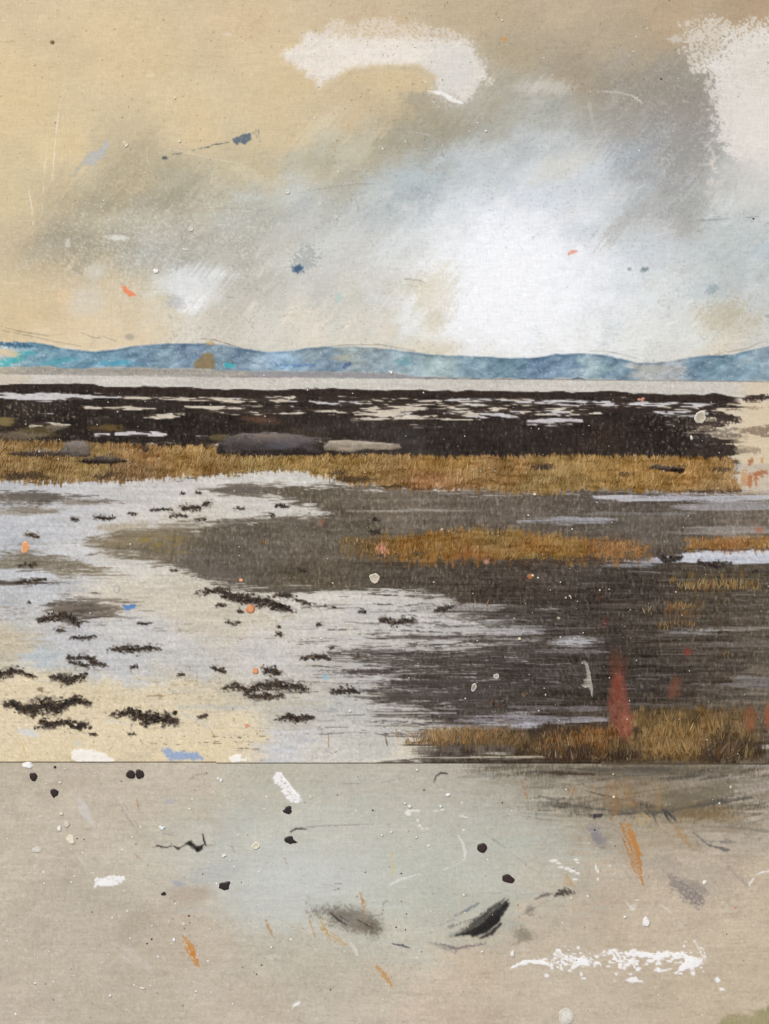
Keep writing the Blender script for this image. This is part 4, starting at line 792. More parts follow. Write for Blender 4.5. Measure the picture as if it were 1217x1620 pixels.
clump('star shaped seaweed scrap on the bright water at centre', [(572,968,4.5),(576,967,4)])
clump('small brown seaweed wisp left of the feathery drift', [(418,1062,5),(430,1060,6),(442,1065,5)], cols=(2,4,4,3,3,4))
clump('dark blot of seaweed beside a pale dot at centre', [(525,1025,3),(524,1024,2)])
clump('brown seaweed scrap above another at centre left', [(440,1001,4),(444,1003,4)]); clump('small brown scrap high over its twin at centre left', [(441,990,3),(443,991,2)])
clump('tiny dark scrap right of the two brown scraps', [(502,988,2.5),(510,988,2)])
clump('first upright dot of the dotted line of seaweed', [(497,955,2),(498,956,2)]); clump('middle dot of the dotted line of seaweed', [(515,957,2.5),(516,959,2)]); clump('last dot of the dotted line of seaweed', [(528,961,2.5),(529,960,2)])
clump('black seaweed strip in the upper pale channel', [(286,805,3),(300,803,5),(316,804,4)]); clump('black seaweed knob right of the strip in the upper channel', [(322,799,3),(330,796,4),(336,795,3)])
clump('thin seaweed line left of the upper channel strip', [(238,807,2),(252,806,3),(272,806,2.5)]); clump('faint seaweed line below the upper channel strip', [(270,817,2.5),(284,814,3.5),(296,817,2)])
clump('brown scrap right under the upper channel strip', [(316,820,2.5),(324,821,3)]); clump('brown wisp across the upper channel at left', [(150,818,2.5),(166,820,4),(180,819,3)])
clump('small dark scrap in the upper channel far left', [(114,821,3),(122,822,3)]); clump('small reddish brown scrap on the water above the orange dab', [(40,845,3),(52,847,5),(60,849,3)], cols=(0,1,3,4,0,6))
clump('small flat scrap beside the mud tip in the upper channel', [(206,812,2.5),(216,813,2.5)]); clump('narrow dark dash in the pale water under the grass', [(372,804,2.5),(386,805,2.5)])
clump('pair of tiny dashes high in the upper channel', [(286,781,2.5),(292,781,2)]); clump('tiny dark dash below the grass bank at left centre', [(310,779,2),(318,780,2)])
clump('dark curl of seaweed in the lens of pale water under the grass', [(438,799,2.5),(448,800,4),(456,801,2.5)]); clump('small knot of seaweed at the bottom of the pale lens', [(428,813,3),(433,815,3)])
clump('dark bent seaweed scrap at the tip of the right mud', [(690,966,4),(704,961,5),(714,960,3)]); clump('dark seaweed tangle in the bright pool at the right', [(1044,880,4),(1056,885,6),(1070,883,4),(1078,879,3)], cols=(8,3,1,0,3,1))
clump('flat dark seaweed strip at the right end of the bright pool', [(1104,889,3),(1124,893,5),(1142,892,5),(1156,890,2)], cols=(8,3,1,0,3,1)); clump('dark dash under the bright pool by the right edge', [(1190,905,3),(1200,903,3)])
clump('small dark scrap on the mud left of the middle grass', [(590,821,4),(598,822,4)]); clump('dark scrap on the mud just above the middle grass', [(586,841,4),(600,842,4)]); clump('small dark scrap on the mud left of the cream knob', [(474,902,3),(484,903,4)])
clump('thin dark dash on the water edge left of the small ringed drop', [(272,902,2.5),(280,902,2)]); clump('tiny dark dot left of the brown mud patch', [(45,952,2.2),(47,954,2)])
clump('small dark dash right of the brown mud patch', [(218,986,2.5),(232,986,3),(240,985,2)], cols=(2,4,4,3,3,2)); clump('long flat dark strand along the mud edge at far left', [(22,922,3),(36,921,5),(60,918,3),(72,916,2)]); clump('dark strand over the lower left mud wedge', [(30,895,3),(46,893,4),(58,892,3)], cols=(2,5,4,3,3,2))
clump('crisp dark strand at the lower mud right of the streaks', [(775,1110,4),(786,1114,5),(800,1116,3)], cols=(4,2,1,0,2,5))


# ================================================================ LOWER PANEL
seam = SEAM(X[0]).astype(np.float32)
w = win(-40, 1195, 1257, 1700); x, y = X[w], Y[w]
LP = [(0,1230,(178,170,156)),(150,1260,(182,173,160)),(300,1240,(184,176,163)),(0,1400,(180,172,158)),(150,1420,(180,173,160)),(0,1600,(180,171,158)),(200,1600,(177,169,155)),(300,1480,(180,170,156)),(420,1230,(178,176,164)),(560,1230,(174,172,162)),(700,1225,(164,160,150)),(850,1215,(132,126,114)),(1000,1220,(124,116,104)),(1100,1225,(138,130,122)),(1200,1225,(160,152,146)),
 (400,1340,(184,184,176)),(450,1380,(188,190,186)),(440,1440,(186,188,182)),(520,1320,(184,183,174)),(650,1300,(180,176,165)),(700,1400,(174,176,166)),(620,1380,(178,179,170)),(560,1440,(174,176,168)),(620,1470,(176,177,167)),(820,1330,(168,168,158)),(850,1280,(158,156,146)),(780,1420,(172,172,162)),(950,1300,(152,144,130)),(1050,1300,(150,140,122)),(880,1380,(172,168,156)),(1150,1260,(144,136,122)),(1200,1300,(168,160,148)),
 (960,1400,(180,168,152)),(1080,1400,(180,168,152)),(1200,1400,(182,170,152)),(1000,1480,(182,170,153)),(1200,1500,(184,172,154)),(850,1480,(182,172,156)),(750,1540,(182,170,154)),(900,1600,(182,172,156)),(1150,1590,(180,168,150)),(600,1560,(180,172,158)),(500,1560,(178,172,160)),(450,1500,(176,172,160)),(400,1600,(180,170,156)),(700,1610,(180,168,153))]
lc = rbf(LP, w, 20*ISO[w]+24*HF[w], 14*ISO[w], p=2.0, r0=28, asp=1.2)
lc = lc+np.array((.038, .033, .024), np.float32)+(HS[w]*.010+HF[w]*.008+ISO[w]*.010+Gs[w]*.006+BIG2[w]*.018+BIG[w]*.012+DG[w]*.006)[..., None]
put(w, ss(-1, 1, y-seam[None, :]), lc, rid=R_LOW)
for k in range(1500):
    xx = rng.uniform(-30, 1250); yy = rng.uniform(1212, 1650); L = rng.uniform(10, 90)
    i, j = int((yy-Y0)/CS), int((xx-X0)/CS); c0 = C[i, j]
    ce = np.exp(-((xx-600)/260)**2-((yy-1350)/110)**2)
    an = rng.normal(0, .05) if yy < 1430 else rng.normal(.5 if xx < 700 else -.1, .5)
    if rng.random() > .35+ce: continue
    cc = c0+rng.choice([-.05, .035])*rng.uniform(.4, 1.2)+np.array((-.01, 0, .008))*ce
    line([(xx-L/2*math.cos(an), yy-L/2*math.sin(an)), (xx, yy+rng.normal(0, 1)), (xx+L/2*math.cos(an), yy+L/2*math.sin(an))], rng.uniform(1.2, 4.5), cc, a=rng.uniform(.2, .5), soft=3, dry=.4, g=Gh)
for k in range(160):
    xx = rng.uniform(-20, 1240); yy = rng.uniform(1230, 1640); L = rng.uniform(30, 110); i, j = int((yy-Y0)/CS), int((xx-X0)/CS)
    an = rng.normal(.9, .3) if 380 < xx < 760 else rng.normal(-.2, .6)
    line([(xx-L/2*math.cos(an), yy-L/2*math.sin(an)), (xx+rng.normal(0, 4), yy), (xx+L/2*math.cos(an), yy+L/2*math.sin(an))], rng.uniform(6, 24), C[i, j]+rng.choice([-.045, -.03, .03])*rng.uniform(.5, 1)+np.array((.004, 0, -.004))*rng.normal(), a=rng.uniform(.2, .45), soft=14, dry=.3)
# fine lint of the lower canvas
put(w, ss(-1, 1, y-seam[None, :])*ss(1.5, 2.8, Gh[w])*.2, rgb(210,202,190)); put(w, ss(-1, 1, y-seam[None, :])*ss(1.6, 2.9, -Gh[w]+.3*ISO[w])*.16, rgb(136,128,116))
line([(0,1300),(60,1302),(110,1301)], 1.5, rgb(204,196,182), a=.4)
blob(600,1350,290,100, rgb(184,189,182), a=.45, nf=HF, rough=.4)
blob(470,1400,120,50, rgb(196,200,199), a=.5, nf=HF, rough=.4, dry=.2)
blob(560,1345,150,16, rgb(190,190,184), a=.35, nf=HS, rough=.5); blob(560,1310,90,8, rgb(194,193,188), a=.3, nf=HS, rough=.5)
# dark dabs and strokes under the seam at the right
for k in range(150):
    xx = rng.uniform(760, 1160); blob(xx, rng.normal(1217, 4), rng.uniform(8, 40), rng.uniform(1.5, 4), rgb(100,92,80), a=.3, nf=HS, rough=.5, dry=.5, g=Gv)
for xx, yy, rx, ry, an, c, al in [(1010,1222,170,10,0,(112,104,90),.55),(1000,1262,110,26,0,(142,128,106),.5),(1110,1262,80,26,-12,(124,114,94),.6),(1030,1282,130,9,0,(104,96,84),.55),(1140,1300,60,18,4,(140,126,104),.45),(880,1274,60,6,0,(130,124,112),.5),(1120,1390,60,40,40,(166,156,144),.35),(1180,1240,60,20,-10,(150,142,132),.5)]:
    blob(xx, yy, rx, ry, rgb(*c), a=al, ang=an, nf=HF, rough=.5, dry=.35, g=Gv)
for k in range(300):
    xx = rng.uniform(850, 1230); yy = rng.choice([rng.normal(1224, 8), rng.normal(1278, 10), rng.normal(1258, 22)]); L = rng.uniform(20, 90); an = rng.normal(-.03, .12)-(.12 if xx > 1060 else 0)
    line([(xx-L/2*math.cos(an), yy-L/2*math.sin(an)), (xx, yy+rng.normal(0, 2)), (xx+L/2*math.cos(an), yy+L/2*math.sin(an))], rng.uniform(1.5, 10), rgb(*[(92,86,74),(74,68,60),(116,100,74),(122,116,106)][rng.integers(4)]), a=rng.uniform(.15, .5), dry=.55, soft=4, g=Gv)
for k in range(150):
    xx = rng.normal(1005, 50); yy = rng.uniform(1232, 1285); L = rng.uniform(8, 30)
    line([(xx, yy), (xx+rng.normal(0, 3), yy+L)], rng.uniform(1.2, 4), rgb(*[(160,120,78),(140,104,68),(98,86,74),(172,138,96)][rng.integers(4)]), a=rng.uniform(.15, .45), dry=.5, soft=3)
for k in range(46):
    xx = rng.uniform(840, 1180); yy = rng.uniform(1290, 1400); L = rng.uniform(20, 70); an = rng.normal(1.1, .3)
    line([(xx, yy), (xx+L*math.cos(an), yy+L*math.sin(an))], rng.uniform(2, 8), rgb(*[(168,142,112),(150,144,138),(190,164,130)][rng.integers(3)]), a=rng.uniform(.1, .3), dry=.5, soft=6)
CHG = 'charcoal and dark brush marks on the lower canvas'
def char(label, items, cat='charcoal mark', name='charcoal_mark', group=CHG):
    par = None
    if len(items) > 1: PARENTS.append([name, label, cat, group, None, items]); par = len(PARENTS)-1
    for it in items:
        r = mark(name, label, cat, group) if par is None else region('stroke', None, None, None, None, M_PAINT, par)
        k = it[0]
        if k == 'l': line(it[1], it[2], rgb(*it[3]), a=it[4], dry=it[5] if len(it) > 5 else .4, soft=it[6] if len(it) > 6 else 2, rid=r)
        elif k == 'p': poly(it[1], rgb(*it[2]), soft=it[3]+1, rough=it[4]*.8, nf=ISO2, dry=it[5], a=it[6], rid=r, var=[(.03,Gs)])
        elif k == 'b': blob(it[1], it[2], it[3], it[4], rgb(*it[5]), a=it[6], ang=it[7], hard=.8, dry=.22, rid=r, rough=.35)
char('spiky black charcoal scribble on the left of the lower canvas', [('l',[(242,1341),(252,1338),(258,1343)],2,(52,46,42),.9,.3),('l',[(248,1337),(262,1341),(275,1338),(282,1343),(292,1337)],[2,3,2,4,2],(58,54,50),.9,.4),('p',[(290,1334),(302,1330),(312,1338),(322,1336),(320,1344),(312,1348),(302,1340)],(36,34,32),3,1.5,.2,.95),
    ('l',[(321,1320),(323,1330),(326,1338)],[2,3.5,2],(44,42,40),.9,.2),('l',[(322,1334),(330,1338),(342,1336)],2,(110,98,84),.5),('l',[(270,1334),(274,1344)],2,(60,56,50),.8)])
char('soft grey brown smudge with dark scratches in the lower middle', [('b',560,1455,48,17,(112,104,92),.75,16),('b',525,1443,22,7,(104,98,88),.5,10),('l',[(522,1443),(535,1455),(550,1465)],5,(66,62,64),.8,.4),('l',[(535,1448),(552,1458)],4,(60,56,58),.7),('l',[(566,1455),(580,1463),(592,1470)],3,(52,48,50),.85,.3),('l',[(590,1450),(606,1446)],5,(110,108,106),.6),('b',590,1468,16,8,(100,92,80),.6,20)])
char('solid black charcoal wedge sweeping up to the right', [('l',[(680,1477),(710,1468),(740,1458),(770,1448)],[2,5,6,4],(110,110,114),.6,.6,4),('l',[(712,1481),(745,1470),(775,1450),(800,1428)],[3,14,20,10],(60,58,56),.8,.4,9),('l',[(722,1480),(752,1474),(780,1456),(802,1432)],[3,11,17,8],(40,39,38),.95,.25,4),('l',[(748,1481),(768,1470),(788,1454)],[5,13,9],(34,33,33),.9,.25,4),('l',[(760,1484),(778,1476),(792,1462)],[4,9,5],(44,42,41),.85,.35,4),('l',[(735,1464),(765,1448),(790,1430)],[2,8,5],(70,68,66),.6,.5,4),('l',[(775,1470),(782,1486)],3,(52,50,50),.7),('l',[(790,1430),(800,1422)],5,(60,60,58),.6,.6)])
char('pair of slate grey strokes left of the black wedge', [('l',[(718,1450),(740,1440),(758,1430)],[3,7,3],(110,116,128),.7,.5,4),('l',[(690,1465),(720,1455)],3,(130,132,132),.5)])
char('grey violet rubbed strokes beneath the black wedge', [('l',[(620,1493),(636,1496),(650,1500)],[2,5,2],(76,76,84),.8),('l',[(676,1490),(700,1498),(722,1502),(745,1497),(768,1493)],[3,9,7,6,3],(112,106,108),.75,.5,4),('l',[(700,1500),(730,1512)],7,(128,122,124),.5,.5,4)])
char('dark smoky dab with a thin tail right of the black wedge', [('p',[(877,1418),(884,1410),(892,1404),(904,1409),(910,1414),(895,1415)],(72,64,60),4,2,.4,.9),('l',[(846,1422),(862,1416),(875,1414)],[2,6,2],(100,92,88),.7,.5,4),('l',[(815,1456),(838,1440),(870,1425)],2,(130,124,118),.5)])
char('small grey smudge between the wedge and the smoky dab', [('b',839,1440,9,8,(116,110,102),.6,-20)])
char('grey green smudge below the black wedge at right', [('b',826,1482,14,11,(122,118,104),.65,-20)])
char('hooked grey pencil tick below the seam near the middle', [('l',[(687,1238),(690,1228),(698,1223),(708,1224)],[2,3.5,3.5,2],(74,70,68),.9,.2)])
char('short dark curl of paint above the lower black drop', [('l',[(460,1316),(468,1311),(485,1312)],[3,4,1.5],(72,68,64),.85,.3),('l',[(460,1310),(520,1306),(590,1304)],3,(140,132,122),.5,.5)])
char('cluster of small grey rubbed marks left of the middle', [('l',[(510,1400),(525,1401)],4,(130,124,118),.6),('l',[(530,1398),(540,1398)],5,(110,104,98),.7),('l',[(530,1408),(537,1406)],6,(110,104,98),.7),('l',[(538,1240),(570,1240)],5,(140,136,128),.7,.5),('l',[(520,1375),(580,1373)],4,(152,148,144),.5,.5)])
char('long dark horizontal brush sweep crossing the upper right of the lower canvas', [('l',[(865,1272),(905,1275),(950,1280),(1000,1287),(1040,1286),(1080,1280),(1130,1271),(1200,1261)],[2,3,5,6,4,8,4,2],(88,83,76),.62,.6,5),('l',[(870,1276),(930,1278)],5,(72,68,60),.7,.5),('l',[(1060,1282),(1140,1268),(1190,1262)],7,(80,78,74),.7,.4,3),('l',[(925,1250),(950,1258),(980,1264)],3,(80,74,68),.7,.5),('l',[(955,1289),(1000,1288)],5,(74,68,62),.8,.4)])
char('dark brown horizontal strokes tucked under the seam at right', [('l',[(860,1222),(880,1223),(905,1224),(940,1225)],[2,8,6,3],(70,58,48),.85,.4,3),('l',[(900,1216),(960,1218),(1060,1217)],[4,8,4],(84,78,70),.6,.6,4),('l',[(940,1226),(1030,1227)],4,(92,84,76),.6,.5)])
char('short dark dash below the seam near the right edge', [('l',[(1107,1234),(1125,1230),(1152,1227)],[4,6,3],(84,78,76),.85,.4)])
char('upright black hatch marks at the centre of the dark sweep', [('l',[(1012,1270),(1018,1282)],4,(76,72,72),.8),('l',[(1020,1272),(1028,1284)],5,(70,66,66),.8),('l',[(1027,1276),(1034,1290),(1038,1300)],4,(90,86,86),.6),('l',[(1046,1276),(1054,1290),(1060,1300)],5,(62,60,62),.85),('l',[(1052,1280),(1064,1292),(1072,1300)],5,(66,64,66),.85),('l',[(1060,1290),(1066,1308)],3,(76,74,74),.8),('l',[(1036,1294),(1042,1308)],4,(110,104,98),.6)])
char('olive brown rubbed patch at the right end of the dark sweep', [('b',1110,1258,60,13,(112,104,86),.65,-14),('b',1125,1288,42,12,(122,102,70),.7,0),('l',[(1060,1250),(1110,1246),(1160,1252)],6,(110,104,92),.5,.5,5)])
char('blue grey leaf shaped strokes right of the orange flare', [('l',[(1095,1315),(1110,1307),(1150,1308),(1217,1316)],[2,4,5,4],(124,118,108),.6,.5,4),('l',[(1098,1318),(1120,1336),(1150,1346)],[3,5,7],(100,98,102),.7,.5,4),('l',[(1115,1330),(1160,1333)],[3,8],(112,110,112),.65,.5,4),('l',[(1120,1336),(1150,1345)],[4,9],(100,98,100),.6,.5,4),('l',[(1100,1326),(1112,1350)],3,(110,104,98),.6)])
char('large soft mauve grey smudge right of centre on the lower canvas', [('p',[(1050,1380),(1062,1384),(1085,1398),(1105,1412),(1112,1425),(1102,1438),(1085,1422),(1065,1402)],(134,126,122),12,5,.3,.8),('b',1105,1403,18,5,(130,124,120),.5,30),('b',1060,1375,30,16,(160,152,144),.4,30)])
char('small violet grey smudge left of the orange flare', [('b',944,1322,8,15,(132,128,134),.8,-35)])
char('tiny dark stroke below the long dark sweep', [('p',[(936,1290),(945,1287),(956,1289),(950,1294),(940,1293)],(66,62,66),2.5,1.5,.3,.9)])
char('grey rubbed streak near the right edge of the lower canvas', [('l',[(1150,1370),(1165,1385),(1185,1402)],[4,7,3],(150,142,134),.5,.5,6)])
for pts, c, al, wd in [([(758,1413),(785,1414),(806,1409)],(110,110,106),.7,2),([(605,1448),(606,1430),(612,1425),(622,1433)],(120,118,112),.7,2),([(767,1318),(790,1335),(806,1345)],(140,144,142),.4,4),([(183,1262),(200,1290),(222,1325)],(158,156,154),.5,5),([(195,1270),(220,1310)],(150,150,150),.4,4),([(300,1234),(312,1226),(330,1222)],(150,140,126),.4,6),([(680,1555),(690,1550),(702,1554)],(158,148,138),.5,3),([(980,1310),(960,1300),(940,1296)],(120,112,100),.4,3),
    ([(808,1350),(830,1365),(840,1375)],(140,144,144),.4,4),([(258,1318),(270,1321),(280,1321)],(128,120,116),.7,3),([(332,1300),(350,1302)],(150,142,130),.5,3),([(92,1434),(112,1434)],(84,76,68),.7,1.4),([(103,1430),(107,1416),(110,1430)],(176,140,104),.6,2),([(362,1338),(368,1340),(372,1350)],(140,104,72),.7,3),([(20,1600),(28,1602)],(150,146,130),.5,5),([(600,1240),(615,1236),(640,1230)],(150,146,140),.5,4),([(724,1230),(760,1228),(800,1226)],(132,130,124),.5,8),
    ([(505,1300),(470,1300)],(160,154,146),.5,3),([(1000,1585),(1040,1595),(1080,1592)],(166,154,138),.4,5)]:
    line(pts, wd, rgb(*c), a=al, dry=.45, soft=2.5)
OG = 'orange and ochre brush flicks on the lower canvas'
def flick(label, strokes):
    par = None
    if len(strokes) > 1: PARENTS.append(['brush_flick', label, 'brush mark', OG, None]); par = len(PARENTS)-1
    for pts, wd, c, al in strokes:
        r = mark('brush_flick', label, 'brush mark', OG) if par is None else region('stroke', None, None, None, None, M_PAINT, par)
        line(pts, np.asarray(wd)*1.12 if not np.isscalar(wd) else wd*1.1, rgb(*c), a=al*.88, dry=.66, soft=5, rid=r, thr=.3)
flick('feathery burnt orange smudge alone on the lower left', [([(290,1482),(300,1500),(310,1525)],[5,15,7],(190,136,76),.8),([(296,1485),(304,1505),(314,1528)],[3,9,4],(200,128,56),.8),([(286,1490),(292,1520)],4,(188,150,106),.6),([(312,1500),(318,1525)],4,(190,150,100),.6)])
flick('large orange brown flare pointing down on the right', [([(985,1305),(998,1335),(1008,1370),(1016,1398)],[8,16,14,4],(176,122,70),.85),([(993,1300),(1003,1330),(1014,1352)],[6,12,4],(186,128,66),.8),([(1002,1318),(1012,1350)],7,(180,126,70),.6),([(978,1330),(990,1365),(1002,1384)],2.5,(190,146,98),.7),([(972,1310),(980,1340)],2.5,(190,150,104),.6),([(1012,1290),(1020,1300)],[12,16],(196,170,122),.6),([(1024,1320),(1028,1355)],3,(192,160,118),.5)])
flick('thin ochre leaning stroke at the left end of the row of ochre flicks', [([(419,1452),(426,1468),(434,1484)],[4,7,3],(178,134,82),.8)])
flick('tan sloping flick in the middle of the row of ochre flicks', [([(486,1445),(492,1465),(498,1482)],[3,6,3],(184,146,98),.8),([(470,1462),(482,1470)],[4,8],(166,134,104),.6)])
flick('golden double flick just left of the grey brown smudge', [([(506,1454),(515,1475),(522,1497)],[4,8,3],(188,146,86),.85),([(514,1450),(520,1470)],3,(190,152,100),.7),([(524,1482),(545,1494)],[10,8],(190,154,108),.6),([(448,1458),(470,1468)],[4,8],(186,164,136),.6)])
flick('orange upright flick rising out of the grey brown smudge', [([(570,1412),(574,1430),(578,1450)],[3,9,5],(176,124,72),.85),([(560,1405),(568,1428)],2.5,(184,144,98),.7)])
flick('ochre diagonal flick low in the middle', [([(596,1528),(608,1542),(620,1564)],[5,11,3],(186,144,90),.85),([(606,1530),(622,1548)],4,(186,140,86),.7)])
flick('thin ochre scratch right of the low ochre flick', [([(642,1524),(655,1545),(668,1562)],3,(192,156,112),.7),([(634,1562),(652,1580)],2.5,(192,162,124),.5)])
flick('pale yellow vertical smear in the middle of the lower canvas', [([(620,1352),(622,1370),(620,1384)],[5,8,6],(200,184,128),.7)])
flick('burnt orange upright stroke below the seam right of the middle', [([(908,1234),(904,1250),(896,1268)],[4,7,4],(170,118,72),.85),([(880,1235),(888,1250)],3,(176,132,90),.7)])
flick('short rusty stroke below the seam, left of the burnt orange upright', [([(827,1236),(832,1252),(836,1266)],[4,6,2],(168,128,92),.75)])
flick('ochre brush flick just above the smoky dark dab', [([(892,1382),(900,1396),(906,1404)],[4,9,5],(186,150,100),.8),([(910,1395),(918,1410)],5,(188,158,116),.6)])
flick('olive gold streak leading down to the blue grey leaf strokes', [([(1066,1306),(1080,1320),(1092,1338)],[6,12,5],(164,132,90),.7),([(1096,1342),(1112,1350)],3,(150,128,98),.6)])
flick('rust haze of short strokes among the dark sweep', [([(968,1240),(972,1275)],[14,20],(150,116,80),.55),([(990,1238),(996,1270)],[12,16],(150,116,80),.5),([(1046,1240),(1040,1276)],[6,12],(154,124,88),.5),([(940,1240),(946,1262)],8,(158,128,92),.45),([(970,1280),(966,1296)],[16,10],(140,104,68),.5),([(1080,1245),(1078,1280)],8,(138,118,88),.4)])
for k in range(60):
    xx, yy = rng.choice([rng.normal(520, 60), rng.normal(610, 30), rng.normal(900, 50)]), rng.normal(1466, 14)
    if xx > 800: yy -= 78
    line([(xx, yy), (xx+rng.uniform(2, 12), yy+rng.uniform(14, 34))], rng.uniform(1.4, 4), rgb(188,160,118), a=rng.uniform(.15, .45), dry=.5, soft=3)
for pts, c, al, wd in [([(216,1264),(219,1274),(220,1284)],(168,142,112),.7,5),([(214,1352),(222,1360)],(160,132,106),.6,8),([(148,1358),(152,1362)],(160,130,100),.6,5),([(450,1358),(454,1366)],(158,120,90),.7,4),([(1072,1330),(1058,1334)],(176,146,108),.5,2),([(1057,1312),(1056,1330)],(170,120,80),.6,2),([(730,1398),(730,1440),(734,1460)],(186,170,134),.5,3),([(755,1240),(757,1292)],(176,164,134),.5,3),([(706,1380),(712,1410)],(192,182,140),.5,3),([(38,1288),(42,1292)],(172,132,108),.6,6),
    ([(1202,1246),(1202,1262)],(172,142,110),.5,6),([(935,1345),(930,1360),(925,1395)],(186,164,136),.4,3),([(955,1350),(950,1380)],(184,160,132),.4,2.5),([(1170,1360),(1184,1376)],(182,156,124),.5,3),([(1206,1500),(1212,1510)],(180,160,136),.4,3)]:
    line(pts, wd, rgb(*c), a=al, dry=.4, soft=2.5)
r = mark('paint_smear', 'olive green smear in the bottom right corner of the lower canvas', 'paint smear', 'olive smear')
poly([(1138,1618),(1160,1608),(1185,1606),(1205,1597),(1260,1588),(1260,1640),(1150,1640)], rgb(146,142,104), soft=8, rough=5, nf=ISO2, dry=.3, a=.85, rid=r)
blob(1180,1612,36,8, rgb(170,158,128), a=.5)
blob(290,1245,10,6, rgb(160,164,166), a=.0)
poly([(268,1394),(280,1392),(296,1398),(312,1392),(300,1400),(286,1402)], rgb(152,160,176), soft=5, rough=2, nf=ISO2, a=.6, rid=mark('paint_smear', 'faint blue smear right of the white scrape on the lower left', 'paint smear', DB))
blob(268,1268,8,5, rgb(164,168,174), a=.6, dry=.3); blob(340,1380,50,14, rgb(170,176,178), a=.35, ang=-14); blob(380,1300,50,22, rgb(176,180,176), a=.3, ang=-50); blob(300,1415,36,12, rgb(170,154,138), a=.5); blob(218,1455,26,14, rgb(170,158,142), a=.5, ang=-20)
# white rubs
def white(label, fn):
    r = mark('paint_splash', label, 'paint splash', WG); fn(r)
def wh(pts, r, soft=1.6, rough=2.2, dry=.35, a=.96, c=(238,238,240)): poly(pts, rgb(*c), soft=soft, rough=rough, nf=ISO2, dry=dry, a=a, rid=r, h=.0004)
white('block shaped white scraped patch on the lower left', lambda r: wh([(149,1391),(160,1388),(172,1387),(180,1386),(198,1386),(199,1392),(190,1399),(178,1402),(165,1401),(156,1403),(148,1408)], r, dry=.6, soft=2.5))
def f(r):
    wh([(434,1224),(443,1221),(452,1234),(462,1246),(474,1258),(477,1268),(468,1271),(458,1266),(450,1256),(438,1242),(432,1232)], r, dry=.9, rough=2.4, soft=5)
    line([(444,1224),(456,1240),(472,1260)], [3,4,3], rgb(244,244,244), a=.9)
white('diagonal feathered white smear just below the seam', f)
white('faint pinkish white diagonal rub on the left', lambda r: (line([(124,1262),(132,1280),(148,1308)], [5,15,6], rgb(204,202,202), a=.7, dry=.55, soft=5, rid=r)))
white('ghostly white diagonal rub low on the left', lambda r: (line([(176,1494),(205,1512),(235,1532)], [8,24,10], rgb(198,190,182), a=.6, dry=.6, soft=6, rid=r), line([(180,1500),(222,1536)], 2, rgb(208,202,194), a=.6)))
white('curved chalky white stroke right of the middle', lambda r: (line([(724,1322),(732,1335),(736,1350),(733,1362)], [3,5,6,4], rgb(216,216,212), a=.8, dry=.75, rid=r), line([(738,1358),(720,1368),(702,1375)], [6,4,3], rgb(214,214,210), a=.8, dry=.75, rid=r)))
white('slanting chalky white dash near the middle', lambda r: line([(616,1400),(632,1392),(646,1388),(664,1382)], [3,6,3,2], rgb(220,220,216), a=.85, dry=.6, rid=r))
white('squiggle of small white flecks above the curved chalk stroke', lambda r: ([blob(x, y, a, b, rgb(228,226,222), a=.9, dry=.5, rid=r, hard=2) for x, y, a, b in [(646,1286,5,4),(655,1283,6,2),(662,1283,3,2),(661,1298,2,3),(664,1306,3,2),(668,1311,3,2),(676,1311,3,1.5),(690,1283,5,1.5),(700,1281,4,1.5),(730,1291,5,2),(737,1293,4,1.5),(731,1270,2,2)]]))
def splash(r):
    line([(808,1532),(820,1526),(838,1521),(858,1523),(872,1528)], [2,4,7,6,4], rgb(240,240,242), a=.97, rid=r, h=.0004, rough=1.4)
    line([(858,1524),(885,1524),(905,1527),(925,1520),(932,1526)], [4,6,4,12,5], rgb(240,240,242), a=.97, dry=.45, rid=r, h=.0004, rough=2.4)
    line([(876,1510),(882,1508),(892,1513),(905,1518),(925,1523)], [3,10,7,5,7], rgb(240,240,242), a=.97, dry=.5, rid=r, rough=2.6)
    line([(930,1508),(950,1511),(972,1506),(984,1524),(1000,1520)], [3,7,10,12,6], rgb(238,238,240), a=.97, dry=.65, rid=r, rough=3)
    line([(965,1503),(978,1503)], 6, rgb(240,240,242), a=.95, rid=r)
    line([(990,1508),(1002,1510),(1020,1508),(1040,1514),(1058,1508),(1080,1512),(1098,1518),(1112,1522)], [5,14,8,9,10,7,9,4], rgb(240,240,242), a=.97, dry=.5, rid=r, rough=2.8, h=.0004)
    line([(1110,1522),(1096,1526),(1080,1532),(1070,1540)], [8,12,12,4], rgb(242,242,244), a=.97, dry=.35, rid=r, rough=2.4, h=.0004)
    line([(1035,1535),(1050,1536),(1062,1533)], 4, rgb(238,238,240), a=.9, dry=.4, rid=r)
    for k in range(170):
        x = rng.uniform(862, 1118); y = rng.normal(1520, 10); blob(x, y, rng.uniform(1.2, 4), rng.uniform(1, 2.6), rgb(238,238,240), a=.9, hard=2.5, rid=r, rough=.5)
white('long broken white splash running across the lower right', splash)
white('ragged white fleck below the long broken splash', lambda r: wh([(991,1551),(1000,1549),(1006,1546),(1012,1551),(1020,1552),(1008,1556),(994,1554)], r))
white('small white kite shaped fleck right of the long splash', lambda r: wh([(1130,1549),(1136,1546),(1142,1552),(1134,1557)], r, rough=1))
white('low white fleck under the kite shaped one', lambda r: wh([(1137,1564),(1143,1563),(1148,1566),(1141,1568)], r, rough=1))
white('thin white trail slanting down towards the long splash', lambda r: (line([(1044,1430),(1056,1438),(1064,1446)], 2.4, rgb(226,224,220), a=.85, dry=.4, rid=r), line([(1074,1458),(1086,1474)], 3, rgb(228,226,222), a=.85, dry=.4, rid=r), line([(1100,1490),(1108,1505),(1116,1520)], [3,5,3], rgb(220,216,208), a=.7, dry=.5, rid=r)))
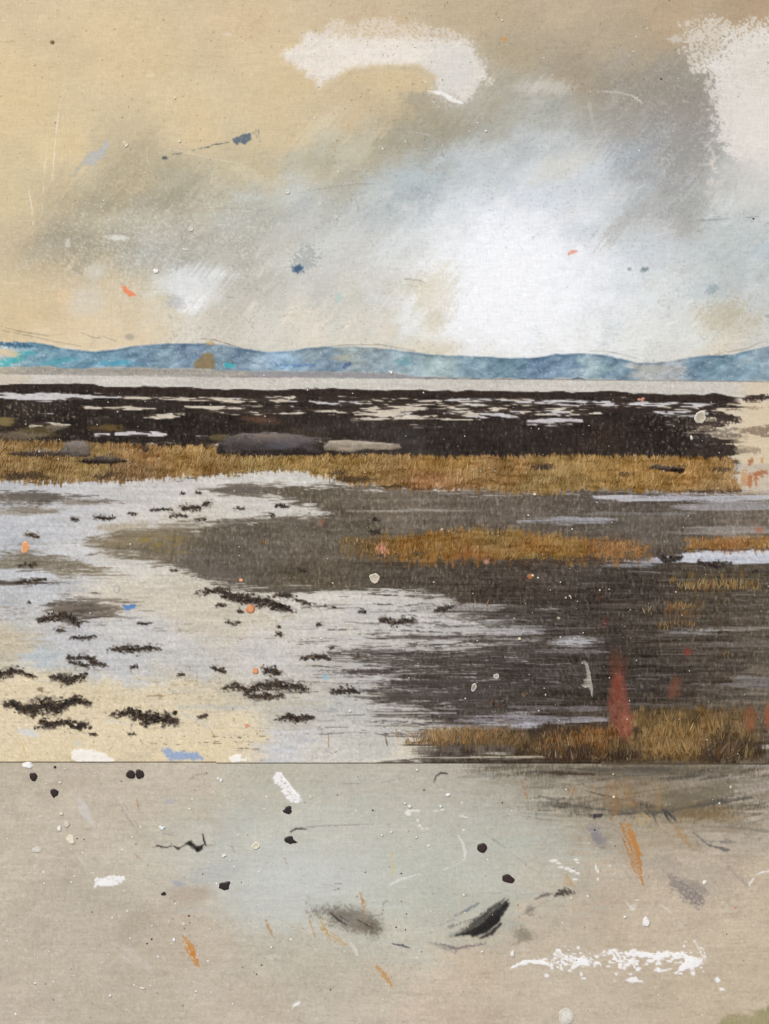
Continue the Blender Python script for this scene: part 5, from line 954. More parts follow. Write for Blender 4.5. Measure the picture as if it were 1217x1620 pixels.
white('white scribble left of the thin slanting trail', lambda r: ([line(p, 2.6, rgb(232,232,232), a=.85, dry=.4, rid=r) for p in ([(992,1428),(998,1436),(1004,1430)],[(994,1440),(1003,1438),(1008,1428)],[(1000,1425),(1010,1424)])]))
white('two short bright dashes at the right edge', lambda r: (line([(1185,1402),(1188,1396),(1193,1389)], 4, rgb(228,226,222), a=.9, dry=.3, rid=r), line([(1196,1384),(1206,1380),(1220,1378)], 2.6, rgb(230,230,230), a=.85, dry=.4, rid=r)))
white('dotted white squiggle under the ochre flick at centre right', lambda r: ([blob(x, y, a, b, rgb(232,230,228), a=.9, hard=2, dry=.35, rid=r) for x, y, a, b in [(876,1362,7,3),(884,1366,4,2),(888,1372,4,2),(898,1374,5,2),(906,1378,5,2.4),(914,1382,4,2),(912,1360,4,2),(914,1365,4,1.6),(910,1391,4,2),(943,1372,1.8,4),(946,1378,2,3),(946,1391,2,2.4)]]))
white('white leaf shaped fleck in the bottom middle', lambda r: wh([(462,1592),(468,1586),(477,1583),(475,1589),(466,1594)], r, rough=.8))
white('chalky white rub below the ochre flicks', lambda r: (line([(556,1494),(562,1504),(565,1510)], [6,7,5], rgb(214,210,202), a=.8, dry=.5, rid=r)))
for pts, c, al, wd in [([(12,1479),(26,1479),(42,1479)],(212,206,196),.7,2),([(212,1374),(226,1370),(240,1371)],(222,218,210),.6,2),([(120,1350),(130,1364),(136,1370)],(208,204,196),.7,4),([(140,1382),(148,1380)],(228,224,216),.9,6),([(166,1366),(176,1364)],(224,216,206),.8,4),([(34,1414),(48,1413)],(226,222,214),.9,2.4),([(60,1500),(80,1465),(88,1450)],(198,190,178),.5,2),([(250,1247),(272,1246)],(204,198,188),.6,2),([(268,1604),(288,1604)],(214,208,198),.6,2),([(30,1560),(54,1590)],(204,198,186),.5,3),([(60,1608),(110,1606)],(208,202,192),.5,3),
    ([(480,1336),(520,1330),(600,1333)],(204,204,200),.5,3),([(640,1420),(670,1448)],(200,202,196),.5,3),([(680,1442),(686,1440)],(224,224,220),.8,4),([(376,1360),(400,1366),(420,1364)],(206,206,202),.5,4),([(880,1315),(890,1325)],(206,202,194),.6,2),([(1096,1372),(1108,1373)],(208,204,196),.6,2.5),([(985,1588),(1000,1575)],(208,202,192),.6,2.5),([(850,1535),(880,1536)],(220,216,210),.7,2.5),([(126,1570),(130,1576)],(220,216,208),.8,6)]:
    line(pts, wd, rgb(*c), a=al, dry=.55, soft=1.8)

# fine global grain of the cloth and slight impasto relief
C += (Gs*.004+G*.006)[..., None]
HT += (.00014*ISO2+.00008*HF)*1.0
C = np.clip(C, .02, .985)

# ---------------------------------------------------------------- field -> one mesh per region
VX = PX(X); VZ = PZ(Y); VY = -HT-.0006
upper = (Y < seam[None, :])
# the two cloths are separate: the lower one lies 4 mm further back
iseam = np.array([np.searchsorted(ys, s) for s in seam])
VYl = VY+BACK
JJ, II = np.meshgrid(np.arange(nx-1), np.arange(ny-1))
cellU = upper[:-1, :-1] & upper[1:, :-1]
cellU = (II+1) < iseam[None, :-1]
cellL = II >= iseam[None, :-1]
cellS = ~(cellU | cellL)
LOWREG = set()
def keep_main(sel):
    '''largest connected group of cells (plus whatever lies within two cells of it)'''
    out = np.zeros_like(sel); ii, jj = np.nonzero(sel)
    if len(ii) == 0: return sel
    i0, i1, j0, j1 = ii.min(), ii.max()+1, jj.min(), jj.max()+1; S_ = sel[i0:i1, j0:j1]; lab = np.where(S_, np.arange(S_.size).reshape(S_.shape)+1, 0)
    for _ in range(400):
        p = np.pad(lab, 1); n = np.maximum.reduce([p[1+a:p.shape[0]-1+a, 1+b:p.shape[1]-1+b] for a in (-1, 0, 1) for b in (-1, 0, 1)])*S_
        if (n == lab).all(): break
        lab = n
    v, c = np.unique(lab[lab > 0], return_counts=True); out[i0:i1, j0:j1] = lab == v[c.argmax()]
    return out
def build_regions():
    Rc = R[:-1, :-1].copy()
    for rid, q in REG.items():
        if q['name'] in ('stroke', 'brush_flick', 'charcoal_mark', 'boulder'):
            sel = Rc == rid
            if sel.sum() > 3:
                k = keep_main(sel); bi = np.nonzero(sel & ~k); Rc[bi] = np.where(ys[bi[0]] > 1206, R_LOW, R_MUD)
    for rid, q in REG.items():
        made = []
        for part, VYx in ((cellU, VY), (cellL, VYl)):
            sel = (Rc == rid) & part
            if rid == R_LOW: sel = (Rc == rid) & part if part is cellL else np.zeros_like(sel)
            if sel.sum() < 3: continue
            ii, jj = np.nonzero(sel)
            a = ii*nx+jj; F = np.stack([a, a+nx, a+nx+1, a+1], 1)
            u, inv = np.unique(F, return_inverse=True); F = inv.reshape(F.shape)
            V = np.stack([VX.ravel()[u], VYx.ravel()[u], VZ.ravel()[u]], 1)
            made.append((V, F, C.reshape(-1, 3)[u]))
        if not made: print('EMPTY region', q['label']); continue
        V = np.concatenate([t[0] for t in made]); off = np.cumsum([0]+[len(t[0]) for t in made[:-1]])
        F = np.concatenate([t[1]+o for t, o in zip(made, off)]); Cc = np.concatenate([t[2] for t in made])
        if q['extra']:
            F = np.concatenate([F[:, [0, 1, 2]], F[:, [0, 2, 3]]]); V, F, Cc = join([(V, F, Cc)]+q['extra'])
        pe = None
        if q['par'] is not None:
            pp = PARENTS[q['par']]
            if pp[4] is None:
                e = bpy.data.objects.new(pp[0], None); COL.objects.link(e); props(e, pp[1], pp[2], pp[3]); e.empty_display_size = .01
                e.location = V.mean(0); bpy.context.view_layer.update(); pp[4] = e
            pe = pp[4]; V = V-np.array(pe.location)
        o = mesh_arrays(q['name'], V, F, Cc, q['mat'], parent=pe, smooth=not q['extra'])
        props(o, q['label'], q['cat'], q['group'], q['kind']); q['obj'] = o
# any stray ids across the seam go back to the setting
Rb = R.copy(); low = ~upper
R[low & np.isin(R, [R_POOL, R_MUD, R_SAND, R_G4, R_WEED])] = R_LOW
R[upper & (R == R_LOW)] = R_POOL
build_regions()

def sample_field(x, y):
    i = np.clip(((y-Y0)/CS).astype(int), 0, ny-1); j = np.clip(((x-X0)/CS).astype(int), 0, nx-1); return C[i, j], R[i, j]
GPAL = np.array([(172,138,84),(186,157,104),(148,110,66),(120,92,62),(160,124,72),(196,173,124),(148,136,90),(168,116,72),(92,72,52)], float)/255
def grow(name, top, bot, x0, x1, n, Lr, weights, lean=0, spread=.16, wd=(1.0, 2.2), parent=None, rooty=.85, mixf=.35, seed=1, over=3):
    r = np.random.default_rng(seed)
    x = r.uniform(x0, x1, n); yt = np.interp(x, top[:, 0], top[:, 1]); yb = np.interp(x, bot[:, 0], bot[:, 1])
    y = yt+over+(yb-yt-over)*r.random(n)**rooty
    cl = vn(x.astype(np.float32), y.astype(np.float32), 26, 9, seed)
    L = r.uniform(*Lr, n)*(1+.3*cl); L = np.minimum(L, y-yt+over+r.exponential(2.0, n))
    c0, _ = sample_field(x, y-3)
    ck = GPAL[r.choice(len(GPAL), n, p=np.array(weights)/sum(weights))]
    col = c0*mixf+ck*(1-mixf)+r.normal(0, .02, (n, 1))+cl[:, None]*.04
    tip = col+r.uniform(0, .06, (n, 1))
    e_ = np.minimum(y-yt, (yb-yt)*1.0)/(yb-yt+1e-3); kp = r.random(n) < .45+.9*np.clip(cl+.6, 0, 1)
    x, y, L, col, tip = x[kp], y[kp], L[kp], col[kp], tip[kp]; n = len(x)
    ordr = np.argsort(y)
    return blades(name, x[ordr], y[ordr], L[ordr], (-math.pi/2+lean+r.normal(0, spread, n))[ordr], r.uniform(*wd, n), col[ordr], parent=parent, coltip=tip[ordr], seed=seed)
def stuff(o, label=None): o['kind'] = 'stuff'; return o
T, B = g1
stuff(grow('grass_blades', T, B, -38, 1166, 5200, (4, 11), [5,6,2.5,1.4,4,4,3,1.5,.5], lean=.16, parent=REG[R_G1]['obj'], seed=3, mixf=.84, spread=.34))
T, B = g2
stuff(grow('grass_blades', T, B, 560, 1018, 1300, (4, 11), [5,4,3,1.5,4,3,1.2,3,.7], lean=.1, parent=REG[R_G2]['obj'], seed=4, mixf=.8, over=1, spread=.28))
T, B = g3
stuff(grow('grass_blades', T, B, 1080, 1256, 620, (4, 11), [4,3,3,1.5,4,2,1.2,3,.6], parent=REG[R_G3]['obj'], seed=5, mixf=.8, over=1, spread=.28))
T, B = g4
stuff(grow('grass_blades', T, B, 662, 1206, 1300, (7, 20), [3.2,2.6,3,3,3,2,2,2,4], lean=-.03, spread=.25, wd=(1.1, 2.4), parent=REG[R_G4]['obj'], seed=6, mixf=.86, over=2))

# sparse separate tufts
TG = 'sparse ochre grass tufts on the dark mud'
def tuft(label, x0, x1, y0, y1, n, Lr, weights=(4,5,3,1,4,2,1,2,.5), spread=.2, lean=0, group=TG, wd=(1.2, 2.6), seed=0):
    r = np.random.default_rng(int(x0*7+y0)+seed); x = r.uniform(x0, x1, n); ctr = (x-(x0+x1)/2)/((x1-x0)/2)
    y = y1-(y1-y0)*.5*r.random(n)*(1-.3*ctr**2); L = r.uniform(*Lr, n)*(1-.35*ctr**2)
    c0, _ = sample_field(x, y-4); col = .3*c0+.7*GPAL[r.choice(len(GPAL), n, p=np.array(weights)/sum(weights))]+r.normal(0, .035, (n, 1))
    q_ = r.random(n) < .62; x, y, L, col = x[q_], y[q_], L[q_], col[q_]*.88; n = len(x)
    o = blades('grass_tuft', x, y, L, -math.pi/2+lean+r.normal(0, spread, n), r.uniform(*wd, n), col, coltip=col+.03, seed=seed)
    return props(o, label, 'grass', group)
tuft('ragged row of yellow ochre tufts right of centre below the bright pool', 1070, 1200, 912, 934, 240, (7, 16))
tuft('orange ochre tuft beneath the ragged yellow row', 1055, 1100, 950, 966, 70, (5, 13), (2,2,4,2,4,1,1,5,.5))
tuft('small bright yellow tuft alone on the dark mud', 1018, 1032, 955, 974, 10, (8, 15), (1,6,0,0,1,4,1,0,0), .12)
tuft('dim brown grass clump under the orange tuft', 1040, 1110, 970, 1000, 60, (6, 16), (1,.5,4,5,2,0,2,1,3))
tuft('tiny olive tuft near the right edge above the red oval', 1145, 1160, 1025, 1042, 9, (6, 12), (1,1,1,1,2,0,6,0,0))
tuft('faint crossing straws of dry grass above the right grass bank', 1125, 1165, 1060, 1085, 14, (14, 34), (1,2,1,2,2,1,2,0,0), .5, wd=(.9, 1.4))
tuft('small ochre tuft in the grey mud left of the middle bank', 535, 575, 850, 862, 60, (4, 11), (4,2,3,2,4,1,2,2,1))
tuft('tiny ochre tuft on the grey mud far left of the middle bank', 410, 422, 852, 862, 14, (4, 9))
tuft('pair of small yellow straws on the mud right of the pink dab', 748, 778, 945, 965, 8, (8, 14), (1,5,0,0,1,4,2,0,0))
tuft('short olive tuft at the left foot of the grey hook drip', 826, 836, 1095, 1104, 6, (6, 11), (1,1,0,0,2,0,6,0,0))
tuft('thin golden straws at the left end of the bottom right bank', 640, 700, 1160, 1180, 60, (6, 15), (4,3,4,2,3,1,1,2,1))
tuft('brown straws standing by the orange drop in the long bank', 1150, 1166, 752, 778, 26, (6, 14), (3,2,3,1,3,1,0,3,0))
tuft('light straw tuft standing in the bottom right bank', 1120, 1150, 1130, 1165, 60, (10, 26), (3,6,2,1,3,4,1,1,0), .14)
tuft('golden upright tuft between the two red smears', 1040, 1110, 1140, 1168, 150, (12, 28), (4,5,3,2,4,3,1,2,1), .14)
tuft('golden tuft at the foot of the bottom right bank near the seam', 1035, 1110, 1168, 1196, 150, (12, 30), (4,5,3,2,4,3,1,2,1), .16)
tuft('orange brown tuft left of the tall red teardrop', 860, 950, 1160, 1180, 130, (8, 20), (2,1,4,3,3,.6,0,6,1), .2)
tuft('dark leaning stalks at the right end of the bottom right bank', 1130, 1190, 1172, 1204, 70, (12, 34), (0,0,1,3,0,0,1,0,8), .25, .25, wd=(2, 5))

# ---- paint drops with real thickness
def drop(label, x, y, rx, ry, col, ang=0, irr=.08, hh=.0012, ring=None, name='paint_drop', cat='paint drop', group=None, tail=None, hollow=False, k=22, mat=None):
    r = np.random.default_rng(int(x*31+y)); t = np.linspace(0, 2*np.pi, k, endpoint=False)
    q = 1+irr*(np.sin(2*t+r.uniform(0, 6))*.6+np.sin(3*t+r.uniform(0, 6))*.8+np.sin(5*t+r.uniform(0, 6))*.5+r.normal(0, .35, k))
    if tail is not None:
        for ta, tl, tw in tail: dd = np.abs((t-math.radians(ta)+np.pi) % (2*np.pi)-np.pi); q = q+tl*np.exp(-(dd/tw)**2)
    a = math.radians(ang); rings = [1.0, .93, .8, .55, .28]
    hs = [0, .55, .9, 1.0, 1.0] if not hollow else [0, .8, 1.0, .45, .35]
    V, Cc, F = [], [], []
    z0 = -.0008+float(back(np.array(y), np.array(x)))
    c0 = rgb(*col); c1 = rgb(*ring) if ring else c0*.92
    for s, h in zip(rings, hs):
        ux = np.cos(t)*q*rx*s; uy = np.sin(t)*q*ry*s
        ox = x+ux*math.cos(a)-uy*math.sin(a); oy = y+ux*math.sin(a)+uy*math.cos(a)
        V.append(np.stack([PX(ox), np.full(k, z0-hh*h), PZ(oy)], 1))
        base = c1 if s > .75 else c0
        Cc.append(base[None, :]*(1+r.normal(0, .05, (k, 1))))
    V.append(np.array([[PX(x), z0-hh*hs[-1], PZ(y)]])); Cc.append(c0[None, :])
    V = np.concatenate(V); Cc = np.concatenate(Cc); i = np.arange(k); j = (i+1) % k
    for s in range(4):
        F.append(np.stack([s*k+i, s*k+j, (s+1)*k+j], 1)); F.append(np.stack([s*k+i, (s+1)*k+j, (s+1)*k+i], 1))
    F.append(np.stack([4*k+i, 4*k+j, np.full(k, 5*k)], 1))
    o = mesh_arrays(name, V, np.concatenate(F)[:, ::-1], np.clip(Cc, .02, .97), mat or M_DROP, smooth=True)
    return props(o, label, cat, group)
BD = 'black paint drops on the lower canvas'; BK = (48,38,38)
drop('round black paint drop nearest the left edge, just below the seam', 53, 1229, 6.4, 6.8, BK, group=BD)
drop('black paint drop with a short tail, second from the left edge', 86, 1254, 6.4, 6.4, BK, group=BD, tail=[(95,.45,.18)])
drop('left drop of the touching pair of black drops', 207, 1225.5, 7, 7.2, BK, group=BD); drop('right drop of the touching pair of black drops', 221, 1225, 7, 7.6, BK, group=BD)
drop('small black dot just below the seam beside the white half drop', 87, 1213.5, 2.1, 2.1, BK, group=BD)
drop('lumpy black drop below the feathered white smear', 455.5, 1282, 7, 6.2, (46,38,40), group=BD, irr=.16)
drop('black drop with a hooked tail to its right', 458, 1329, 7, 6.6, (44,36,36), group=BD, irr=.1, tail=[(22,1.2,.2)])
drop('largest round black drop, right of the chalk curve', 763, 1341.5, 8.4, 7.6, (54,42,40), group=BD, irr=.05)
drop('tilted oval black drop left of the smoky charcoal tail', 804, 1390.5, 10, 6.8, (56,40,40), ang=20, group=BD, irr=.08)
drop('heart shaped black drop on the lower left', 355, 1402, 8, 6.8, (46,38,38), group=BD, irr=.14, tail=[(-40,.35,.3),(-140,.3,.3)])
drop('small black pointed drop left of the heart shaped one', 259, 1414, 4, 2.9, (44,36,34), group=BD, irr=.18)
DS = 'tiny dark dots on the lower canvas'
LM = [('the touching pair of black drops',214,1225),('the round black drop nearest the left edge',53,1229),('the black drop with a short tail',86,1254),('the charcoal scribble',290,1340),('the heart shaped black drop',355,1402),('the largest cream drop',112,1328),('the block shaped white scrape',172,1396),('the burnt orange smudge',302,1505),('the feathered white smear',456,1245),
    ('the hooked black drop',458,1329),('the largest round black drop',763,1341),('the tilted oval black drop',804,1390),('the black charcoal wedge',760,1460),('the grey brown smudge',560,1455),('the pale yellow smear',620,1368),('the curved chalk stroke',733,1348),('the mauve grey smudge',1085,1410),('the long white splash',960,1520),('the hooked pencil tick',697,1230),
    ('the white leaf shaped fleck',470,1588),('the slanting chalk dash',640,1391),('the ringed cream drop',405,1338),('the faint blue smear',290,1396),('the low ochre flick',608,1545),('the violet grey smudge',944,1322)]
NEARS = set()
def near(what, x, y):
    for d, i in sorted((math.hypot(x-q[1], y-q[2]), i) for i, q in enumerate(LM)):
        n, px, py = LM[i]; dx, dy = x-px, y-py
        how = 'just ' if d < 35 else ('far ' if d > 110 else '')
        rel = (('below' if dy > 0 else 'above') if abs(dy) > 2.2*abs(dx) else ('right of' if dx > 0 else 'left of') if abs(dx) > 2.2*abs(dy) else ('down and ' if dy > 0 else 'up and ')+('right of' if dx > 0 else 'left of'))
        l = f'{what} {how}{rel} {n}'
        if l not in NEARS: NEARS.add(l); return l
for x, y, s in [(122,1327,1.3),(133,1328,1.1),(240,1486,1.7),(233,1493,1.5),(146,1443,1.1),(671,1250,1.4),(795,1270,1.4),(635,1382,1.4),(627,1467,1.5),(642,1471,1.5),(578,1380,1.2),(590,1282,1.5),(534,1258,1),(941,1313,1.6),(299,1449,1.3),(300,1460,1),(72,1557,1),(56,1557,1.2),(84,1582,1.1),(327,1223,1.1),(321,1383,1.1),(635,1426,1.2),(643,1446,1.2),(290,1591,1.1),(523,1566,1.2),(414,1527,1.2),(406,1542,1.1),(384,1530,.9),(1150,1478,1),(406,1541,1),(382,1396,1)]:
    drop(near('tiny dark dot', x, y), x, y, s, s, (70,56,50), group=DS, hh=.0003, k=8)
CD = 'cream and white paint drops'
CR = (226,219,198)
drop('largest cream drop at the left of the lower canvas', 112, 1328.5, 6.6, 8.8, CR, ang=-18, group=CD, irr=.08)
drop('pale cream drop above the largest cream one', 106, 1304, 4.5, 6, (208,202,186), ang=15, group=CD)
drop('small white pointed drop left of the pale cream one', 94, 1311, 3.2, 5, (232,230,224), ang=-10, group=CD, irr=.15)
drop('tiny cream dot at the top of the cream drops', 97.5, 1287.5, 3, 2.8, (222,214,192), group=CD)
drop('flat pale oval drop left of the cream drops', 58.5, 1344.5, 9, 4.8, (212,208,198), ang=-6, group=CD, hh=.0006)
drop('ringed cream drop near the middle left', 405, 1338, 6.6, 5.6, (208,202,180), ang=-15, ring=(228,224,206), group=CD, hollow=True)
drop('white oval drop at the lower right above the long splash', 1022.5, 1459, 6, 8, (236,234,232), group=CD)
drop('small white dot left of the white oval drop', 989, 1451, 2.3, 2.2, (230,230,228), group=CD)
drop('big white round drop cut near the bottom edge', 896, 1608.5, 12.5, 13, (218,214,204), group=CD, irr=.06, hh=.0008, mat=M_PAINT)
drop('small pale bean shaped drop right of the mauve smudge', 1115, 1396, 3, 3.8, (226,224,218), ang=30, group=CD, ring=(236,234,228))
drop('white half round drop hanging from the seam at left', 44, 1210.5, 9, 5.5, (246,246,244), group=CD, irr=.1)
drop('white slanted oval drop below the hooked tick', 709, 1257.5, 4.4, 2.4, (240,240,240), ang=-22, group=CD)
drop('left pale dot of the pair under the hooked tick', 641, 1271, 2.4, 2, (220,220,216), group=CD); drop('right pale dot of the pair under the hooked tick', 648.5, 1276, 3.4, 2.8, (222,222,218), group=CD)
drop('pale round dot right of the pair of dots', 697.5, 1276, 2.6, 2.6, (224,224,220), group=CD); drop('pale grey dot below the seam near the middle', 660, 1218.5, 2.4, 2, (214,212,204), group=CD)
drop('faint cream blot beside the white diagonal smear', 491, 1261, 3.4, 3.8, (200,202,186), group=CD, hh=.0003); drop('small white blot above the charcoal scribble', 256, 1310, 4, 3.6, (228,232,234), group=CD, irr=.3)
drop('small white blot left of the ringed cream drop', 354, 1354, 3, 3, (232,232,230), group=CD, irr=.3); drop('white dot right below the seam at middle left', 350, 1234.5, 2.4, 2.6, (238,238,238), group=CD)
drop('white dot above the second black drop', 95, 1238, 1.8, 1.8, (236,232,224), group=CD); drop('white dot above the orange smudge', 275.5, 1487, 2.4, 3.2, (238,238,236), group=CD, ang=15)
drop('cream smudge dot above the orange smudge', 290.5, 1462, 3, 3.2, (212,204,184), group=CD, irr=.15, hh=.0004); drop('faint cream dot left of the cream smudge dot', 268, 1458, 2.2, 4, (204,198,182), group=CD, hh=.0003)
drop('white speck drop on the lower left', 174.5, 1575.5, 2.4, 2.4, (234,232,226), group=CD, irr=.3); drop('small flat white fleck low on the left', 225.5, 1563.5, 4, 1.8, (232,228,222), group=CD, irr=.3); drop('white dot low at middle left', 310.5, 1568.5, 1.8, 1.8, (236,234,230), group=CD)
drop('pale dot left of the chalk curve', 604.5, 1321.5, 2, 2, (222,222,216), group=CD); drop('pale dot right of the yellow streak', 619.5, 1316.5, 2, 2, (224,224,218), group=CD); drop('white fleck above the pale yellow smear', 659, 1325, 2, 1.6, (232,232,228), group=CD, irr=.3)
drop('pale blot beside the chalk curve', 678, 1338, 3, 2.6, (220,220,214), group=CD, irr=.3, hh=.0004); drop('white dot between chalk dash and black wedge', 734, 1416, 2.2, 2.2, (228,228,224), group=CD); drop('white dot under the violet rubbed strokes', 763, 1506, 2.2, 1.8, (232,232,230), group=CD); drop('white dot left of the low ochre flick', 429.5, 1499, 1.7, 1.7, (236,236,232), group=CD)
drop('white half drop right of the smudge below the wedge', 811, 1509, 3, 5.5, (228,228,226), group=CD, irr=.15); drop('red dot on the lower left', 299, 1449, 2, 1.3, (140,48,44), group='small coloured dots', hh=.0003); drop('salmon dot near the right edge of the lower canvas', 1164, 1436, 1.6, 1.6, (220,120,100), group='small coloured dots', hh=.0003)
# drops on the upper canvas
drop('cream ring shaped drop on the black seaweed at the right', 1108, 660, 9.5, 9, (176,166,148), ring=(206,200,186), group=CD, hollow=True, irr=.12, tail=[(-45,.25,.3),(115,.3,.3)])
drop('small white oval drop below the cream ring', 1094, 692.5, 2.3, 3.8, (222,216,208), ang=-15, group=CD)
drop('cream crumbly knob of paint on the mud below the middle grass', 593, 914.5, 8.4, 7.4, (188,178,158), ring=(204,196,178), group=CD, hollow=True, irr=.1, tail=[(95,.12,.3)])
drop('upright white ringed drop on the dark mud', 750, 1087.5, 4, 7, (150,142,134), ring=(206,200,192), ang=14, group=CD, hollow=True)
drop('small white ringed drop above and right of the upright one', 785.5, 1070, 4.8, 4.2, (170,162,152), ring=(208,202,194), ang=20, group=CD, hollow=True)
drop('small white speck drop under the long bank', 846, 782, 2.4, 2.2, (232,214,184), group=CD); drop('pale dot on the streaked mud', 822, 1010.5, 2.4, 2.4, (226,214,190), group=CD)
drop('small pale dot on dark mud left of the yellow tuft', 884, 978, 2.8, 2.6, (168,158,138), group=CD); drop('white ragged fleck on the far hills', 619, 589, 2.8, 2.8, (236,236,232), group=CD, irr=.3)
drop('white dot on the water left of the seam tick', 554, 1124.5, 2, 2, (240,238,232), group=CD); drop('white dot at the foot of the feathery drift', 508, 1010, 1.6, 1.6, (236,234,228), group=CD)
drop('white round drop on the lower left sky', 247, 429, 4.4, 3.8, (240,240,236), ang=25, group=CD); drop('pale ringed dot on the grey sky at left', 302, 362.5, 3.6, 3.6, (206,206,196), ring=(226,226,216), group=CD, hollow=True, irr=.15); drop('pale ringed dot on the sky right of the others', 455, 303.5, 3.4, 4, (204,202,190), ring=(224,222,212), group=CD, hollow=True)
drop('small white dot in the cream sky', 277, 155, 2, 2, (236,228,208), group=CD); drop('small white dot above the slate blue spot', 284.5, 223.5, 2, 2.4, (236,228,208), group=CD); drop('cream ringed fleck on the cream sky', 199, 228.5, 3.6, 4.4, (214,200,172), ring=(228,218,196), group=CD, hollow=True, irr=.3)
drop('white dot under the hooked cloud', 769, 207.5, 1.8, 1.8, (238,238,234), group=CD); drop('white dot high in the brown sky', 795, 32.5, 1.4, 1.4, (240,236,226), group=CD); drop('pale blot low on the left sky', 293, 395, 5, 2.4, (214,210,200), group=CD, irr=.3, hh=.0004); drop('black dot at the right of the sky', 1192, 346, 1.8, 1.5, (60,62,66), group=DS.replace('lower canvas', 'sky'), hh=.0004)
drop('dark dot on the brown sky near the right cloud', 1046, 125, 1.6, 1.4, (66,58,50), group='tiny dark dots on the sky', hh=.0004); drop('brown dot on the cream sky near the top left', 83.5, 67, 2.6, 2.4, (120,92,52), group='tiny dark dots on the sky', hh=.0004)
OD = 'orange paint drops on the flats'
drop('large orange drop at the right end of the brown seaweed clump', 396.5, 963.5, 7.4, 6.6, (216,152,106), ring=(200,126,78), ang=-15, group=OD, irr=.08)
drop('small ringed orange drop on the mud edge', 381.5, 917.5, 3.4, 3, (226,180,148), ring=(206,124,74), group=OD, hollow=True, hh=.0008)
drop('medium orange drop above the feathery seaweed drift', 404.5, 1061.5, 4.8, 4.6, (222,158,112), ring=(204,134,88), group=OD, hh=.0009)
drop('orange brushy oval dab at the left edge of the pale water', 40.5, 865.5, 6, 10, (222,158,112), ring=(230,170,128), ang=4, group=OD, irr=.12, hh=.0006, mat=M_PAINT)
drop('rust dot with a white point on the mud below the middle grass', 839, 912, 5, 4, (168,104,62), group=OD, irr=.25, hh=.0004); drop('white point beside the rust dot', 843, 910.5, 1.9, 1.9, (236,224,202), group=CD); drop('tiny white speck right of the rust dot', 851.5, 914, 1.5, 1.3, (232,222,206), group=CD)
drop('small pink speck on the dark bank by the horizon', 1015, 632, 5, 3, (196,138,120), group='pink specks on the seaweed', irr=.35, ang=-20, hh=.0004); drop('salmon speck near the lower seam at centre', 391, 1148, 3, 2.4, (222,150,130), group='pink specks on the seaweed', irr=.3, hh=.0004)
# brown square on the hill
def flatpatch(name, label, cat, group, pts, col, hh=.0007, var=.03, seed=1, mat=None, edge=.5):
    from mathutils.geometry import tessellate_polygon
    r = np.random.default_rng(seed); P = []
    n = len(pts)
    for i in range(n):
        a, b = np.array(pts[i], float), np.array(pts[(i+1) % n], float); m = max(2, int(np.hypot(*(b-a))/2.0))
        for k in range(m): P.append(a+(b-a)*k/m+r.normal(0, edge, 2))
    P = np.array(P); tri = np.array(tessellate_polygon([[Vector((p[0], p[1], 0)) for p in P]])); z = -hh-.0006+float(back(np.array(pts[0][1]), np.array(pts[0][0])))
    k = len(P); top = np.stack([PX(P[:, 0]), np.full(k, z), PZ(P[:, 1])], 1); bot = top.copy(); bot[:, 1] += hh
    i = np.arange(k); j = (i+1) % k; side = np.concatenate([np.stack([i, j, j+k], 1), np.stack([i, j+k, i+k], 1)])
    Cc = np.clip(np.tile(rgb(*col)+r.normal(0, var, (k, 1)), (2, 1)), .02, .98)
    o = mesh_arrays(name, np.concatenate([top, bot]), np.concatenate([tri, side]), Cc, mat or M_PAINT); return props(o, label, cat, group)
# grey hook shaped drip
flatpatch('paint_drip', 'grey hook shaped paint drip hanging on the dark mud', 'paint drip', 'dried drips on the mud', [(918,1049),(920,1045),(926,1044),(930,1049),(933,1060),(935,1071),(937,1082),(938,1094),(937,1104),(934,1094),(931,1087),(926,1088),(917,1084),(924,1080),(922,1074),(928,1072),(927,1058),(924,1049),(921,1051)], (156,150,142), hh=.001, edge=.5, var=.04)
flatpatch('paint_drip', 'tiny curved white drip high on the dark mud at right', 'paint drip', 'dried drips on the mud', [(899,942),(902,941),(904,945),(904,948),(902,944)], (200,194,184), hh=.0006, edge=.2)

# ---- dust of tiny specks: nobody could count them
def dust(name, n, xr, yr, cols, smin, smax, dens=None, seed=0, aniso=1):
    r = np.random.default_rng(seed+90); x = r.uniform(*xr, n); y = r.uniform(*yr, n)
    if dens is not None: k = r.random(n) < dens(x, y); x, y = x[k], y[k]
    n = len(x); s = smin+(smax-smin)*r.random(n)**3; c = np.array(cols, float)[r.integers(len(cols), size=n)]/255
    V, F, Cc = flecks(x, y, s*aniso, s, r.uniform(0, 3, n), c, k=6, irr=.25, lift=(.0010, .0012), r=r)
    o = mesh_arrays(name, V, F, Cc, M_DROP); o['kind'] = 'stuff'; o['label'] = name.replace('_', ' ')+' scattered over the canvas'; return o
dust('white_paint_specks', 620, (-30, 1250), (1212, 1650), [(232,228,220),(214,208,196),(240,240,240)], .5, 1.9, lambda x, y: .4+.6*(np.abs(x-250) < 300), 1)
dust('white_paint_specks', 420, (-30, 1250), (20, 600), [(236,234,226),(222,216,204)], .5, 1.5, None, 2)
dust('white_paint_specks', 560, (-30, 1250), (600, 1200), [(222,214,202),(200,190,176),(236,232,226)], .45, 1.4, None, 3)
dust('brown_cloth_flecks', 600, (-30, 700), (0, 330), [(178,144,100),(162,126,86),(186,156,112),(146,118,84)], .4, 1.05, lambda x, y: y < 330-.25*x+60, 4)
dust('brown_cloth_flecks', 240, (500, 1250), (0, 160), [(150,124,90),(132,108,80),(120,100,80)], .45, 1.1, None, 5)
dust('brown_cloth_flecks', 240, (-30, 420), (1060, 1205), [(168,136,96),(150,118,84)], .5, 1.2, None, 6)
